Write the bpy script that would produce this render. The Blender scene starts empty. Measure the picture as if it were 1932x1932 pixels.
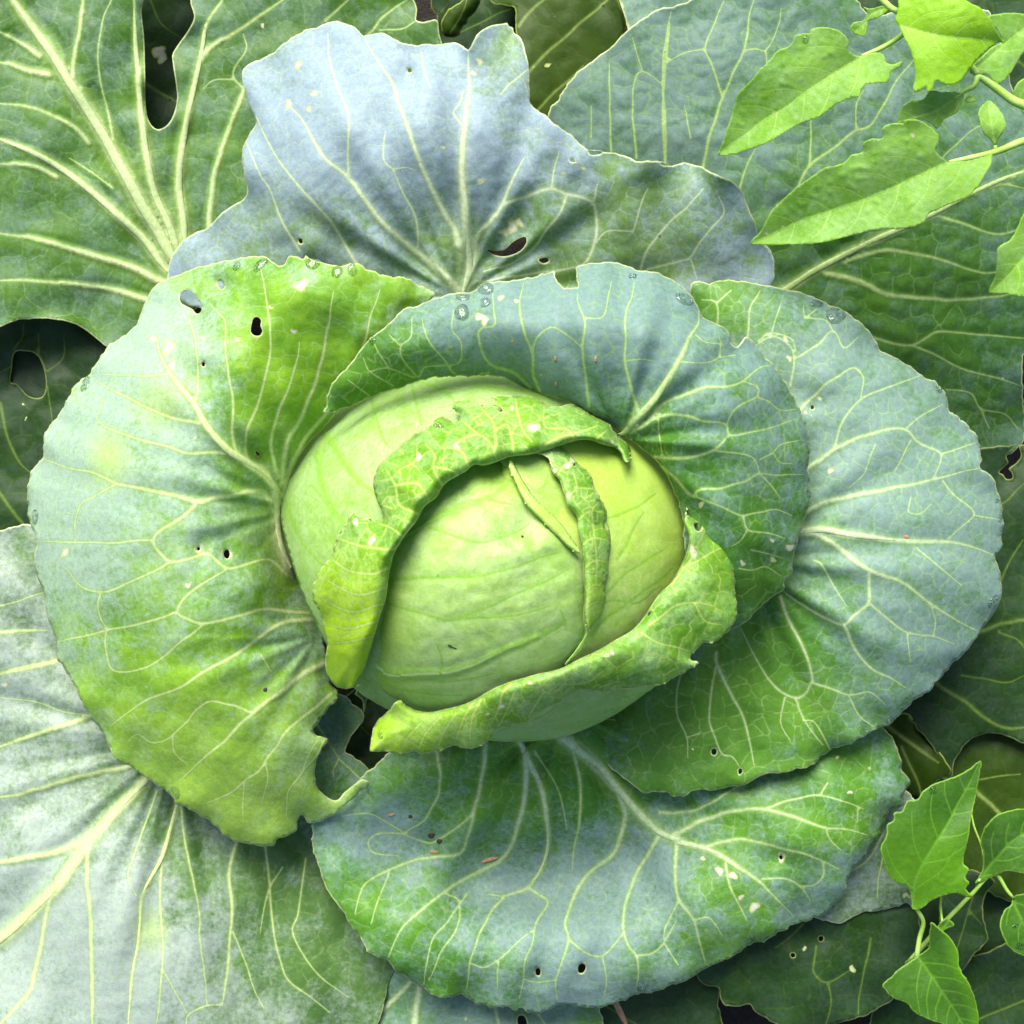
import bpy, math
import numpy as np
from mathutils import Vector
from mathutils.geometry import delaunay_2d_cdt

# ------------------------------------------------------------------ camera, sky, sun, exposure
S = 0.00026            # metres per drawing unit
H, ZR = 3400.0, 400.0  # camera height / height of the plane the drawing was measured on (drawing units)
sc = bpy.context.scene
col = sc.collection

cam_d = bpy.data.cameras.new("camera")
cam = bpy.data.objects.new("camera", cam_d)
col.objects.link(cam)
cam.location = (0, 0, H * S)
cam_d.sensor_width = 36
cam_d.lens = 18.0 / (966.0 / (H - ZR))
cam_d.clip_start = 0.01
cam_d.clip_end = 100
sc.camera = cam

SUN_EL, SUN_AZ = 46.0, 104.0       # azimuth: direction the light comes FROM, degrees counter-clockwise from +X
world = bpy.data.worlds.new("World")
sc.world = world
world.use_nodes = True
wn = world.node_tree
for n in list(wn.nodes):
    wn.nodes.remove(n)
sky = wn.nodes.new("ShaderNodeTexSky")
sky.sky_type = 'NISHITA'
sky.sun_disc = False
sky.sun_elevation = math.radians(SUN_EL)
sky.sun_rotation = math.radians(90 - SUN_AZ)
sky.air_density = 1.0
sky.dust_density = 3.0
bg = wn.nodes.new("ShaderNodeBackground")
bg.inputs[1].default_value = 0.10
wo = wn.nodes.new("ShaderNodeOutputWorld")
wn.links.new(sky.outputs[0], bg.inputs[0])
wn.links.new(bg.outputs[0], wo.inputs[0])

sun_d = bpy.data.lights.new("sun", 'SUN')
sun_d.energy = 3.8
sun_d.angle = math.radians(36)
sun_d.color = (1.0, 0.96, 0.88)
sun = bpy.data.objects.new("sun", sun_d)
col.objects.link(sun)
_d = Vector((math.cos(math.radians(SUN_AZ)) * math.cos(math.radians(SUN_EL)),
             math.sin(math.radians(SUN_AZ)) * math.cos(math.radians(SUN_EL)),
             math.sin(math.radians(SUN_EL))))
sun.rotation_euler = _d.to_track_quat('Z', 'Y').to_euler()
sun.location = _d * 3

sc.view_settings.view_transform = 'Standard'
sc.view_settings.look = 'None'
sc.view_settings.gamma = 1.0
sc.view_settings.use_curve_mapping = False
sc.view_settings.exposure = 1.02
sc.cycles.max_bounces = 8
sc.cycles.transmission_bounces = 8

# ------------------------------------------------------------------ small helpers
def world_pos(u, v, z):
    k = (H - z) / (H - ZR) * S
    return np.stack([(u - 966.0) * k, -(v - 966.0) * k, z * S], -1)

ZONES = {'D': (0, 0, 1.0), 'lb': (1602.3, 1297.1, .3286), 'tc': (686.7, 0, .27645), 'll': (0, 579.9, .27645),
         'kk': (579.9, 1220.8, .15797), 'bb': (686.7, 1754.9, .43442)}
for _i, _y in ((1, 0), (2, 610.4), (3, 1245.3)):
    for _j, _x in ((1, 0), (2, 610.4), (3, 1245.3)):
        ZONES['%d%d' % (_i, _j)] = (_x, _y, .35544)

def P(s):
    z = ZONES['D']
    out = []
    for tok in s.split():
        if tok.endswith(':'):
            z = ZONES[tok[:-1]]
        else:
            a, b = tok.split(',')
            out.append((z[0] + float(a) * z[2], z[1] + float(b) * z[2]))
    return np.array(out, float)

def PV(s):
    """many veins: 'w0>w1 zone: x,y x,y ; w0 ...'"""
    out = []
    for part in s.split(';'):
        part = part.strip()
        if not part:
            continue
        w, pts = part.split(' ', 1)
        a, b = (w.split('>') + [w])[:2]
        out.append((P(pts), float(a), float(b)))
    return out

def PZ(s):
    return np.array([[float(q) for q in t.replace(':', ',').split(',')] for t in s.split()])

def catmull(p, step, closed):
    n = len(p)
    out = []
    rng_i = range(n if closed else n - 1)
    for i in rng_i:
        if closed:
            a, b, c, d = p[i - 1], p[i], p[(i + 1) % n], p[(i + 2) % n]
        else:
            b, c = p[i], p[i + 1]
            a = p[i - 1] if i > 0 else 2 * b - c
            d = p[i + 2] if i + 2 < n else 2 * c - b
        # centripetal
        L = np.linalg.norm(c - b)
        k = max(1, int(round(L / step)))
        t = np.arange(k)[:, None] / k
        da, dc = np.linalg.norm(b - a) + 1e-6, np.linalg.norm(d - c) + 1e-6
        m1 = ((c - a) / (L + da)) * L
        m2 = ((d - b) / (L + dc)) * L
        t2, t3 = t * t, t * t * t
        out.append((2 * t3 - 3 * t2 + 1) * b + (t3 - 2 * t2 + t) * m1 + (-2 * t3 + 3 * t2) * c + (t3 - t2) * m2)
    if not closed:
        out.append(p[-1:])
    return np.concatenate(out)

def resample(p, step, closed):
    q = np.vstack([p, p[:1]]) if closed else p
    d = np.r_[0, np.cumsum(np.linalg.norm(np.diff(q, axis=0), axis=1))]
    n = max(3, int(round(d[-1] / step)))
    s = np.linspace(0, d[-1], n + 1)
    if closed:
        s = s[:-1]
    return np.stack([np.interp(s, d, q[:, 0]), np.interp(s, d, q[:, 1])], -1), s

def sines(rng, n, lo, hi):
    return [(rng.normal(size=2), 2 * math.pi / rng.uniform(lo, hi), rng.uniform(0, 6.28)) for _ in range(n)]

def snoise(sn, u, v):
    o = 0
    for d, k, ph in sn:
        d = d / np.linalg.norm(d)
        o = o + np.sin((u * d[0] + v * d[1]) * k + ph)
    return o / math.sqrt(len(sn))

def raster(polys, pad=4):
    """even-odd mask at 1 unit"""
    allp = np.vstack(polys)
    x0, y0 = np.floor(allp.min(0)) - pad
    x1, y1 = np.ceil(allp.max(0)) + pad
    w, h = int(x1 - x0), int(y1 - y0)
    segs = np.vstack([np.hstack([p, np.roll(p, -1, 0)]) for p in polys])
    mask = np.zeros((h, w), bool)
    xs = np.arange(w) + x0 + .5
    for r in range(h):
        y = y0 + r + .5
        s = segs[(segs[:, 1] > y) != (segs[:, 3] > y)]
        if len(s):
            cx = np.sort(s[:, 0] + (y - s[:, 1]) / (s[:, 3] - s[:, 1]) * (s[:, 2] - s[:, 0]))
            mask[r] = np.searchsorted(cx, xs) % 2 == 1
    def f(p):
        i = np.floor(p[:, 0] - x0).astype(int)
        j = np.floor(p[:, 1] - y0).astype(int)
        ok = (i >= 0) & (i < w) & (j >= 0) & (j < h)
        o = np.zeros(len(p), bool)
        o[ok] = mask[j[ok], i[ok]]
        return o
    return f

def inpoly(pts, polys):
    segs = np.vstack([np.hstack([p, np.roll(p, -1, 0)]) for p in polys])
    out = np.zeros(len(pts), bool)
    for i in range(0, len(pts), 2000):
        q = pts[i:i + 2000]
        y = q[:, 1:2]
        c = (segs[:, 1] > y) != (segs[:, 3] > y)
        with np.errstate(divide='ignore', invalid='ignore'):
            cx = segs[:, 0] + (y - segs[:, 1]) / (segs[:, 3] - segs[:, 1]) * (segs[:, 2] - segs[:, 0])
        out[i:i + 2000] = ((c & (q[:, 0:1] < cx)).sum(1) % 2) == 1
    return out

def segfield(pts, segs, reach, w=None):
    """nearest distance to segs (clipped to reach); with w (n,2 half widths at both ends) also max(1-d/w)"""
    D = np.full(len(pts), reach, float)
    V = np.full(len(pts), -6.0)
    if w is not None:
        segfield.W = np.zeros(len(pts))
    if len(segs) == 0:
        return D, V
    cell = max(reach, 30.0)
    ij = np.floor(pts / cell).astype(int)
    key = ij[:, 0] * 100003 + ij[:, 1]
    order = np.argsort(key, kind='stable')
    ks, st = np.unique(key[order], return_index=True)
    st = np.r_[st, len(order)]
    lo = np.minimum(segs[:, :2], segs[:, 2:]) - reach
    hi = np.maximum(segs[:, :2], segs[:, 2:]) + reach
    for a in range(len(ks)):
        idx = order[st[a]:st[a + 1]]
        c0 = ij[idx[0]] * cell
        m = (lo[:, 0] < c0[0] + cell) & (hi[:, 0] > c0[0]) & (lo[:, 1] < c0[1] + cell) & (hi[:, 1] > c0[1])
        if not m.any():
            continue
        s = segs[m]
        q = pts[idx]
        d = s[:, 2:] - s[:, :2]
        L = (d * d).sum(1) + 1e-9
        r = q[:, None, :] - s[None, :, :2]
        t = np.clip((r * d).sum(2) / L, 0, 1)
        dist = np.linalg.norm(r - t[..., None] * d, axis=2)
        D[idx] = np.minimum(D[idx], dist.min(1))
        if w is not None:
            ww = w[m]
            wt = ww[:, 0] * (1 - t) + ww[:, 1] * t
            V[idx] = np.maximum(V[idx], (1 - dist / wt).max(1))
            segfield.W[idx] = wt[np.arange(len(idx)), dist.argmin(1)]
    return D, np.maximum(V, -6)

def tps(ctrl, lam=2.0):
    c = ctrl[:, :2] / 1000.0
    z = ctrl[:, 2]
    n = len(c)
    def U(r2):
        return np.where(r2 > 1e-12, r2 * np.log(np.maximum(r2, 1e-12)), 0)
    K = U(((c[:, None] - c[None]) ** 2).sum(2)) + np.eye(n) * lam * 1e-3
    Pm = np.hstack([np.ones((n, 1)), c])
    A = np.zeros((n + 3, n + 3))
    A[:n, :n] = K
    A[:n, n:] = Pm
    A[n:, :n] = Pm.T
    w = np.linalg.solve(A, np.r_[z, 0, 0, 0])
    def f(u, v):
        p = np.stack([np.asarray(u), np.asarray(v)], -1) / 1000.0
        o = np.empty(len(p))
        for i in range(0, len(p), 20000):
            q = p[i:i + 20000]
            o[i:i + 20000] = U(((q[:, None] - c[None]) ** 2).sum(2)) @ w[:n] + w[n] + q @ w[n + 1:]
        return o
    return f

def make_mesh(name, co, tris, mat, parent=None, attrs=None, smooth=True):
    me = bpy.data.meshes.new(name)
    nv, nf = len(co), len(tris)
    me.vertices.add(nv)
    me.vertices.foreach_set("co", np.asarray(co, np.float32).ravel())
    me.loops.add(nf * 3)
    me.polygons.add(nf)
    me.loops.foreach_set("vertex_index", np.asarray(tris, np.int32).ravel())
    me.polygons.foreach_set("loop_start", np.arange(0, nf * 3, 3, dtype=np.int32))
    me.polygons.foreach_set("loop_total", np.full(nf, 3, np.int32))
    me.update(calc_edges=True)
    if smooth:
        me.polygons.foreach_set("use_smooth", np.ones(nf, bool))
    for k, a in (attrs or {}).items():
        at = me.attributes.new(k, 'FLOAT', 'POINT')
        at.data.foreach_set("value", np.asarray(a, np.float32))
    me.validate()
    if mat:
        me.materials.append(mat)
    o = bpy.data.objects.new(name, me)
    col.objects.link(o)
    if parent:
        o.parent = parent
    return o

def tag(o, label=None, cat=None, group=None, kind=None):
    if label: o['label'] = label
    if cat: o['category'] = cat
    if group: o['group'] = group
    if kind: o['kind'] = kind
    return o

def empty(name, u, v, z, label, cat, group=None):
    o = bpy.data.objects.new(name, None)
    col.objects.link(o)
    o.empty_display_size = .02
    return tag(o, label, cat, group)

def G(*spots):
    def f(u, v):
        o = 0
        for a, b, r_, k in spots:
            o = o + k * np.exp(-((u - a) ** 2 + (v - b) ** 2) / (2. * r_ * r_))
        return o + 0 * u
    return f

def pleat(cx, cy, n, amp, r0, fall, ph=0.0, a0=None, aw=1.2):
    def f(u, v):
        rr = np.hypot(u - cx, v - cy)
        a = np.arctan2(v - cy, u - cx)
        w = (rr / r0) ** 2 / (1 + (rr / r0) ** 2) * np.exp(-rr / fall)
        if a0 is not None:
            da = (a - a0 + np.pi) % (2 * np.pi) - np.pi
            w = w * np.exp(-(da / aw) ** 2)
        return amp * w * (np.sin(a * n + ph + .5 * np.sin(rr / 70.)) + .45 * np.sin(a * n * 1.73 + ph * 2.1))
    return f

def add(*fs):
    return lambda u, v: sum(f(u, v) for f in fs)

def seg_of(p):
    return np.hstack([p[:-1], p[1:]])

SURF = {}
STAT = []

def vor_net(rng, fin, veins, spacing, lo, hi):
    """irregular closed cells whose walls follow the traced veins"""
    xs = np.arange(lo[0] - spacing, hi[0] + spacing, spacing)
    ys = np.arange(lo[1] - spacing, hi[1] + spacing, spacing * .87)
    gx, gy = np.meshgrid(xs, ys)
    gx = gx + (np.arange(len(ys)) % 2)[:, None] * spacing * .5
    seeds = np.stack([gx.ravel(), gy.ravel()], -1) + rng.uniform(-.48, .48, (gx.size, 2)) * spacing
    vs = [resample(p, spacing * .55, False)[0] for p, _, _ in veins if len(p) > 1]
    if vs:
        segs = np.vstack([seg_of(p) for p in vs])
        d, _ = segfield(seeds, segs, spacing)
        seeds = seeds[d > spacing * .42]
        pairs = []
        for p in vs:
            m = (p[1:] + p[:-1]) / 2
            t = p[1:] - p[:-1]
            L = np.linalg.norm(t, axis=1, keepdims=True)
            n = np.stack([-t[:, 1], t[:, 0]], -1) / (L + 1e-6)
            off = spacing * rng.uniform(.22, .38, (len(m), 1))
            pairs += [m + n * off, m - n * off]
        seeds = np.vstack([seeds] + pairs)
    r = delaunay_2d_cdt([Vector(q) for q in seeds], [], [], 0, 1e-4)
    v = np.array([tuple(q) for q in r[0]])
    t = np.array(r[2])
    a, b, c = v[t[:, 0]], v[t[:, 1]], v[t[:, 2]]
    d = 2 * (a[:, 0] * (b[:, 1] - c[:, 1]) + b[:, 0] * (c[:, 1] - a[:, 1]) + c[:, 0] * (a[:, 1] - b[:, 1]))
    d = np.where(abs(d) < 1e-6, 1e-6, d)
    a2, b2, c2 = (a ** 2).sum(1), (b ** 2).sum(1), (c ** 2).sum(1)
    cc = np.stack([(a2 * (b[:, 1] - c[:, 1]) + b2 * (c[:, 1] - a[:, 1]) + c2 * (a[:, 1] - b[:, 1])) / d,
                   (a2 * (c[:, 0] - b[:, 0]) + b2 * (a[:, 0] - c[:, 0]) + c2 * (b[:, 0] - a[:, 0])) / d], -1)
    ed = {}
    for i, tr in enumerate(t):
        for k in range(3):
            e = (min(tr[k], tr[k - 1]), max(tr[k], tr[k - 1]))
            ed.setdefault(e, []).append(i)
    E = np.array([x for x in ed.values() if len(x) == 2])
    p, q = cc[E[:, 0]], cc[E[:, 1]]
    L = np.linalg.norm(p - q, axis=1)
    ok = (L < spacing * 2) & (L > 2) & (rng.random(len(p)) < .84)
    ok &= (p > lo).all(1) & (p < hi).all(1) & (q > lo).all(1) & (q < hi).all(1)
    if vs:
        d, _ = segfield((p + q) / 2, segs, spacing)
        ok &= d > 4
    out = []
    for A, B in zip(p[ok], q[ok]):
        L = np.linalg.norm(B - A)
        n = np.array([-(B - A)[1], (B - A)[0]])
        m1 = A + (B - A) * .33 + n * rng.normal() * .07
        m2 = A + (B - A) * .67 + n * rng.normal() * .07
        out.append((np.array([A, m1, m2, B]), 1, 1))
    return out, seeds

def leaf(key, parent, mat, outline, z, veins=(), holes=(), scars=(), h=5.0, net=46, netw=.95, netprob=1.0, wave=2.2, wl=26,
         thick=3.0, quilt=2.0, ridge=.45, droop=0.0, droopw=25.0, ripple=5.0, pale=None, zwave=0.0, zwl=260,
         seed=0, name='leaf', label=None, zadd=None, vscale=.62, wax_sheen=None, fold=None):
    rng = np.random.default_rng(abs(hash(key)) % 1000 if False else sum(ord(c) * (i + 7) for i, c in enumerate(key)) + seed)
    poly = catmull(outline, 3.0, True)
    poly, s = resample(poly, h * .8, True)
    # crenate margin
    t = np.roll(poly, -1, 0) - np.roll(poly, 1, 0)
    n = np.stack([-t[:, 1], t[:, 0]], -1) / (np.linalg.norm(t, axis=1, keepdims=True) + 1e-6)
    per = s[-1]
    ph = 2 * math.pi * s / per
    k0 = per / wl
    amp = sum(np.sin(ph * int(k0 * f) + rng.uniform(0, 6.28)) * a for f, a in ((1, 1), (.57, .8), (1.9, .55), (3.3, .35)))
    if fold is not None:
        df, _ = segfield(poly, seg_of(catmull(fold, 6, False)), 30.)
        amp = amp * np.clip((df - 6) / 12, 0, 1)
    amp = amp * (.65 + .5 * np.sin(ph * 3 + 1.) * np.sin(ph * 7 + 2.)) + .8 * np.sin(ph * int(k0 * .23) + 1.)
    poly = poly + n * amp[:, None] * wave * .6
    hp = [resample(catmull(x, 1.5, True), 3.0, True)[0] for x in holes]
    polys = [poly] + hp
    fin = raster(polys)
    lo, hi = np.maximum(poly.min(0), -300), np.minimum(poly.max(0), 2250)
    bsegs = np.vstack([np.hstack([p, np.roll(p, -1, 0)]) for p in polys])
    vs_ = lambda w: w * (vscale + (1.0 - vscale) * min(1.0, max(0.0, (w - 2.5) / 6.0)))
    veins = [(p, vs_(a), vs_(b)) for p, a, b in veins]
    netv, seeds = vor_net(rng, fin, veins, net, lo, hi) if net else ([], None)
    pts, edges = [], []
    nb = 0
    for p in polys:
        m = len(p)
        pts.append(p)
        edges += [(nb + i, nb + (i + 1) % m) for i in range(m)]
        nb += m
    cnt = nb
    vsegs, vw, nsegs = [], [], []
    for isnet, lst in ((0, veins), (1, netv)):
        for p, a, b in lst:
            q = catmull(p, 4.0, False) if not isnet else p
            q, sq = resample(q, h * 1.15, False)
            if not isnet:
                q = q + np.stack([snoise(sines(rng, 2, 40, 90), q[:, 0], q[:, 1])] * 2, -1) * .7
            ww = (a + (b - a) * (sq / (sq[-1] + 1e-6)) ** .8) * (1 if isnet else np.interp(sq / (sq[-1] + 1e-6), [0, .8, 1], [1, 1, .55]))
            ok = fin(q)
            if not ok.any():
                continue
            d, _ = segfield(q, bsegs, 6.0)
            ok &= d > (2.2 if not isnet else 3.5)
            ids = np.full(len(q), -1)
            ids[ok] = cnt + np.arange(ok.sum())
            cnt += ok.sum()
            pts.append(q[ok])
            for i in range(len(q) - 1):
                if ok[i] and ok[i + 1]:
                    edges.append((int(ids[i]), int(ids[i + 1])))
                    if isnet:
                        nsegs.append((*q[i], *q[i + 1]))
                    else:
                        vsegs.append((*q[i], *q[i + 1]))
                        vw.append((ww[i], ww[i + 1]))
    vsegs = np.array(vsegs).reshape(-1, 4)
    vw = np.array(vw).reshape(-1, 2)
    nsegs = np.array(nsegs).reshape(-1, 4)
    allsegs = np.vstack([vsegs, nsegs])
    gx, gy = np.meshgrid(np.arange(lo[0], hi[0], h), np.arange(lo[1], hi[1], h * .87))
    gx = gx + (np.arange(gx.shape[0]) % 2)[:, None] * h * .5
    g = np.stack([gx.ravel(), gy.ravel()], -1) + rng.uniform(-.12, .12, (gx.size, 2)) * h
    g = g[fin(g)]
    d, _ = segfield(g, bsegs, 6.0)
    g = g[d > h * .45]
    if len(allsegs):
        d, _ = segfield(g, allsegs, 6.0)
        g = g[d > h * .4]
    pts.append(g)
    pts = np.vstack(pts)
    r = delaunay_2d_cdt([Vector((a, -b)) for a, b in pts], edges, [], 0, 1e-4)
    uv = np.array([(q[0], -q[1]) for q in r[0]])
    tris = np.array(r[2])
    isb = np.array([any(i < nb for i in o) if o else False for o in r[3]])
    cb = isb[tris].sum(1) >= 2
    keep = np.ones(len(tris), bool)
    cen = uv[tris].mean(1)
    keep[cb] = inpoly(cen[cb], polys)
    keep[~cb] = fin(cen[~cb])
    tris = tris[keep]
    used = np.unique(tris)
    rm = np.full(len(uv), -1)
    rm[used] = np.arange(len(used))
    uv = uv[used]
    tris = rm[tris]
    u, v = uv[:, 0], uv[:, 1]
    # fields
    edge, _ = segfield(uv, bsegs, 60.0)
    dv, V = segfield(uv, vsegs, 60.0, vw if len(vsegs) else None)
    VW = segfield.W.copy() if len(vsegs) else np.zeros(len(uv))
    dn, _ = segfield(uv, allsegs, 30.0)
    dnn, _ = segfield(uv, nsegs, 12.0)
    N = np.maximum(1 - dnn / netw, -6) if netw else np.full(len(uv), -6.0)
    zz = z(u, v)
    amp_q = np.clip(edge / 25, .25, 1)
    zz = zz + quilt * amp_q * (1 - np.exp(-(dn / 13.0) ** 2))
    if len(vsegs):
        wn_ = np.clip(1 - V, 0, 8)           # d / w
        wl_ = dv / np.maximum(wn_, .05)
        wl_ = np.where(dv < .3, np.nan, wl_)
        big = np.nan_to_num(np.clip(wl_, 0, 14), nan=0)
        # use smooth ridge from V only for stout veins
        _, _ = 0, 0
        W = np.zeros(len(uv))
        st = vw.mean(1) > 3.0
        if st.any():
            _, VB = segfield(uv, vsegs[st], 45.0, vw[st] * 1.6)
            ws = np.zeros(len(uv))
            dd, _ = segfield(uv, vsegs[st], 45.0)
            ws = dd / np.maximum(1 - VB, .02)
            ws = np.where(dd < .5, 0, ws)
            # width near the line: take from nearest sample
            mid = (vsegs[st][:, :2] + vsegs[st][:, 2:]) / 2
            near = np.where(dd < 40)[0]
            for i in range(0, len(near), 4000):
                q = near[i:i + 4000]
                j = ((uv[q][:, None] - mid[None]) ** 2).sum(2).argmin(1)
                W[q] = vw[st].mean(1)[j]
            zz = zz + ridge * W * np.exp(-(dd / (1.25 * np.maximum(W, .5))) ** 2) - ridge * .45 * W * np.exp(-((dd - 2.6 * W) / (1.4 * np.maximum(W, .5))) ** 2)
    sn = sines(rng, 4, 70, 150)
    zz = zz + ripple * snoise(sn, u, v) * np.exp(-edge / 42) * 1.5
    sn2 = sines(rng, 5, 40, 110)
    zz = zz + snoise(sn2, u, v) * .6
    if zwave:
        zz = zz + zwave * snoise(sines(rng, 5, zwl * .6, zwl * 1.5), u, v)
    if droop:
        zz = zz - droop * np.exp(-edge / droopw)
    if zadd is not None:
        zz = zz + zadd(u, v)
    zz = np.maximum(zz, 6)
    sv = np.full(len(uv), -2.0)
    for (a, b, rr) in scars:
        ang = np.arctan2(v - b, u - a)
        sv = np.maximum(sv, 1 - np.hypot(u - a, v - b) / (rr * (1 + .25 * np.sin(2 * ang + a) + .18 * np.sin(3 * ang + b))))
    cellv = np.zeros(len(uv))
    if seeds is not None:
        cr = rng.random(len(seeds))
        for i in range(0, len(uv), 4000):
            q = uv[i:i + 4000]
            cellv[i:i + 4000] = cr[((q[:, None] - seeds[None]) ** 2).sum(2).argmin(1)]
    co = world_pos(u, v, zz)
    fn = np.cross(co[tris[:, 1]] - co[tris[:, 0]], co[tris[:, 2]] - co[tris[:, 0]])
    vn = np.zeros_like(co)
    for k in range(3):
        for ax in range(3):
            vn[:, ax] += np.bincount(tris[:, k], fn[:, ax], len(co))
    vn /= np.linalg.norm(vn, axis=1, keepdims=True) + 1e-12
    if vn[:, 2].mean() < 0:
        tris = tris[:, ::-1]
        vn = -vn
    nv = len(co)
    th = thick * S * np.clip(.45 + edge / 12, .45, 1)
    co2 = np.vstack([co, co - vn * th[:, None]])
    # rim: directed edges without twin
    e = np.vstack([tris[:, [0, 1]], tris[:, [1, 2]], tris[:, [2, 0]]])
    kk = e[:, 0].astype(np.int64) * nv + e[:, 1]
    kr = e[:, 1].astype(np.int64) * nv + e[:, 0]
    be = e[~np.isin(kk, kr)]
    rim = np.vstack([np.stack([be[:, 1], be[:, 0], be[:, 0] + nv], -1), np.stack([be[:, 1], be[:, 0] + nv, be[:, 1] + nv], -1)])
    at = {'vein': V, 'vwid': VW, 'net': N, 'edge': edge, 'scar': sv, 'cell': cellv,
          'pale': pale(u, v) if pale is not None else np.zeros(nv), 'wax_sheen': wax_sheen(u, v) if wax_sheen is not None else np.zeros(nv)}
    attrs = {k: np.r_[a, a] for k, a in at.items()}
    o = make_mesh(name, co2, np.vstack([tris, tris[:, ::-1] + nv, rim]), mat, parent, attrs)
    if label:
        o['label'] = label
    SURF[key] = (uv, zz, vn)
    STAT.append((key, len(tris)))
    return o

def surf_at(key, u, v):
    uv, zz, vn = SURF[key]
    i = ((uv - np.array([u, v])) ** 2).sum(1).argmin()
    return zz[i], vn[i]

def rib(key, lf, mat, vein, name='midrib', lift=.22, cut=1.0):
    """stout rib standing proud of the blade, a sub-part of its leaf"""
    p, a, b = vein
    q, s = resample(catmull(p, 3.0, False), 5.0, False)
    m = (q[:, 0] > -120) & (q[:, 0] < 2060) & (q[:, 1] > -120) & (q[:, 1] < 2060)
    f = s / s[-1]
    m &= f <= cut
    q, f = q[m], f[m]
    uv, zz, vn = SURF[key]
    ok, zs, ns = [], [], []
    for a_, b_ in q:
        dd = ((uv - (a_, b_)) ** 2).sum(1)
        i = dd.argmin()
        ok.append(dd[i] < 60)
        zs.append(zz[i]); ns.append(vn[i])
    ok = np.array(ok)
    if ok.sum() < 4:
        return
    i0 = ok.argmax(); i1 = len(ok) - ok[::-1].argmax()
    q, f, zs, ns = q[i0:i1], f[i0:i1], np.array(zs[i0:i1]), np.array(ns[i0:i1])
    ker = np.hanning(17)[1:-1]; ker /= ker.sum()
    zs = np.convolve(np.pad(zs, 7, 'edge'), ker, 'valid')
    ns = np.stack([np.convolve(np.pad(ns[:, i_], 7, 'edge'), ker, 'valid') for i_ in range(3)], -1)
    ns /= np.linalg.norm(ns, axis=1, keepdims=True)
    w = (a + (b - a) * f) * .84
    fade = np.clip((1 - f / max(f[-1], 1e-6)) * 6, 0, 1) ** .6
    w = w * np.maximum(fade * np.clip(.25 + (f - f[0]) * 9, 0, 1), .04)
    c = world_pos(q[:, 0], q[:, 1], zs)
    t = np.gradient(c, axis=0)
    t /= np.linalg.norm(t, axis=1, keepdims=True) + 1e-9
    sd = np.cross(t, ns); sd /= np.linalg.norm(sd, axis=1, keepdims=True) + 1e-9
    up = np.cross(sd, t)
    K = 12
    th = np.arange(K) * 2 * math.pi / K
    ring = (c - up * (w * (.55 - lift))[:, None] * S)[:, None] + (sd[:, None] * np.cos(th)[None, :, None] + up[:, None] * np.sin(th)[None, :, None] * .55) * (w * S)[:, None, None]
    n = len(c)
    co = ring.reshape(-1, 3)
    tr = []
    for i in range(n - 1):
        for k in range(K):
            A, B = i * K + k, i * K + (k + 1) % K
            C_, D_ = A + K, B + K
            tr += [(A, B, D_), (A, D_, C_)]
    co = np.vstack([co, c[:1], c[-1:]])
    for k in range(K):
        tr += [(n * K, (k + 1) % K, k), (n * K + 1, (n - 1) * K + k, (n - 1) * K + (k + 1) % K)]
    nn = len(co)
    return make_mesh(name, co, np.array(tr)[:, ::-1], mat, lf,
                     {'vein': np.ones(nn), 'vwid': np.full(nn, 8.), 'net': np.full(nn, -6.), 'edge': np.full(nn, 60.), 'scar': np.full(nn, -2.), 'cell': np.full(nn, .5), 'pale': np.zeros(nn)})

def tube(name, pts, radii, mat, parent=None, K=10):
    """pts: (u, v, z)"""
    pts = np.array(pts, float)
    radii = np.array(radii, float)
    q = catmull(pts, 8.0, False)
    d0 = np.r_[0, np.cumsum(np.linalg.norm(np.diff(pts, axis=0), axis=1))]
    d1 = np.r_[0, np.cumsum(np.linalg.norm(np.diff(q, axis=0), axis=1))]
    w = np.interp(d1 / d1[-1], d0 / d0[-1], radii)
    c = world_pos(q[:, 0], q[:, 1], q[:, 2])
    t = np.gradient(c, axis=0)
    t /= np.linalg.norm(t, axis=1, keepdims=True) + 1e-9
    ref = np.array([.31, .17, .93])
    sd = np.cross(t, ref); sd /= np.linalg.norm(sd, axis=1, keepdims=True) + 1e-9
    up = np.cross(sd, t)
    th = np.arange(K) * 2 * math.pi / K
    co = (c[:, None] + (sd[:, None] * np.cos(th)[None, :, None] + up[:, None] * np.sin(th)[None, :, None]) * (w * S)[:, None, None]).reshape(-1, 3)
    n = len(c)
    tr = []
    for i in range(n - 1):
        for k in range(K):
            A, B = i * K + k, i * K + (k + 1) % K
            tr += [(A, B + K, B), (A, A + K, B + K)]
    co = np.vstack([co, c[:1], c[-1:]])
    for k in range(K):
        tr += [(n * K, k, (k + 1) % K), (n * K + 1, (n - 1) * K + (k + 1) % K, (n - 1) * K + k)]
    return make_mesh(name, co, np.array(tr), mat, parent)

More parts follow.
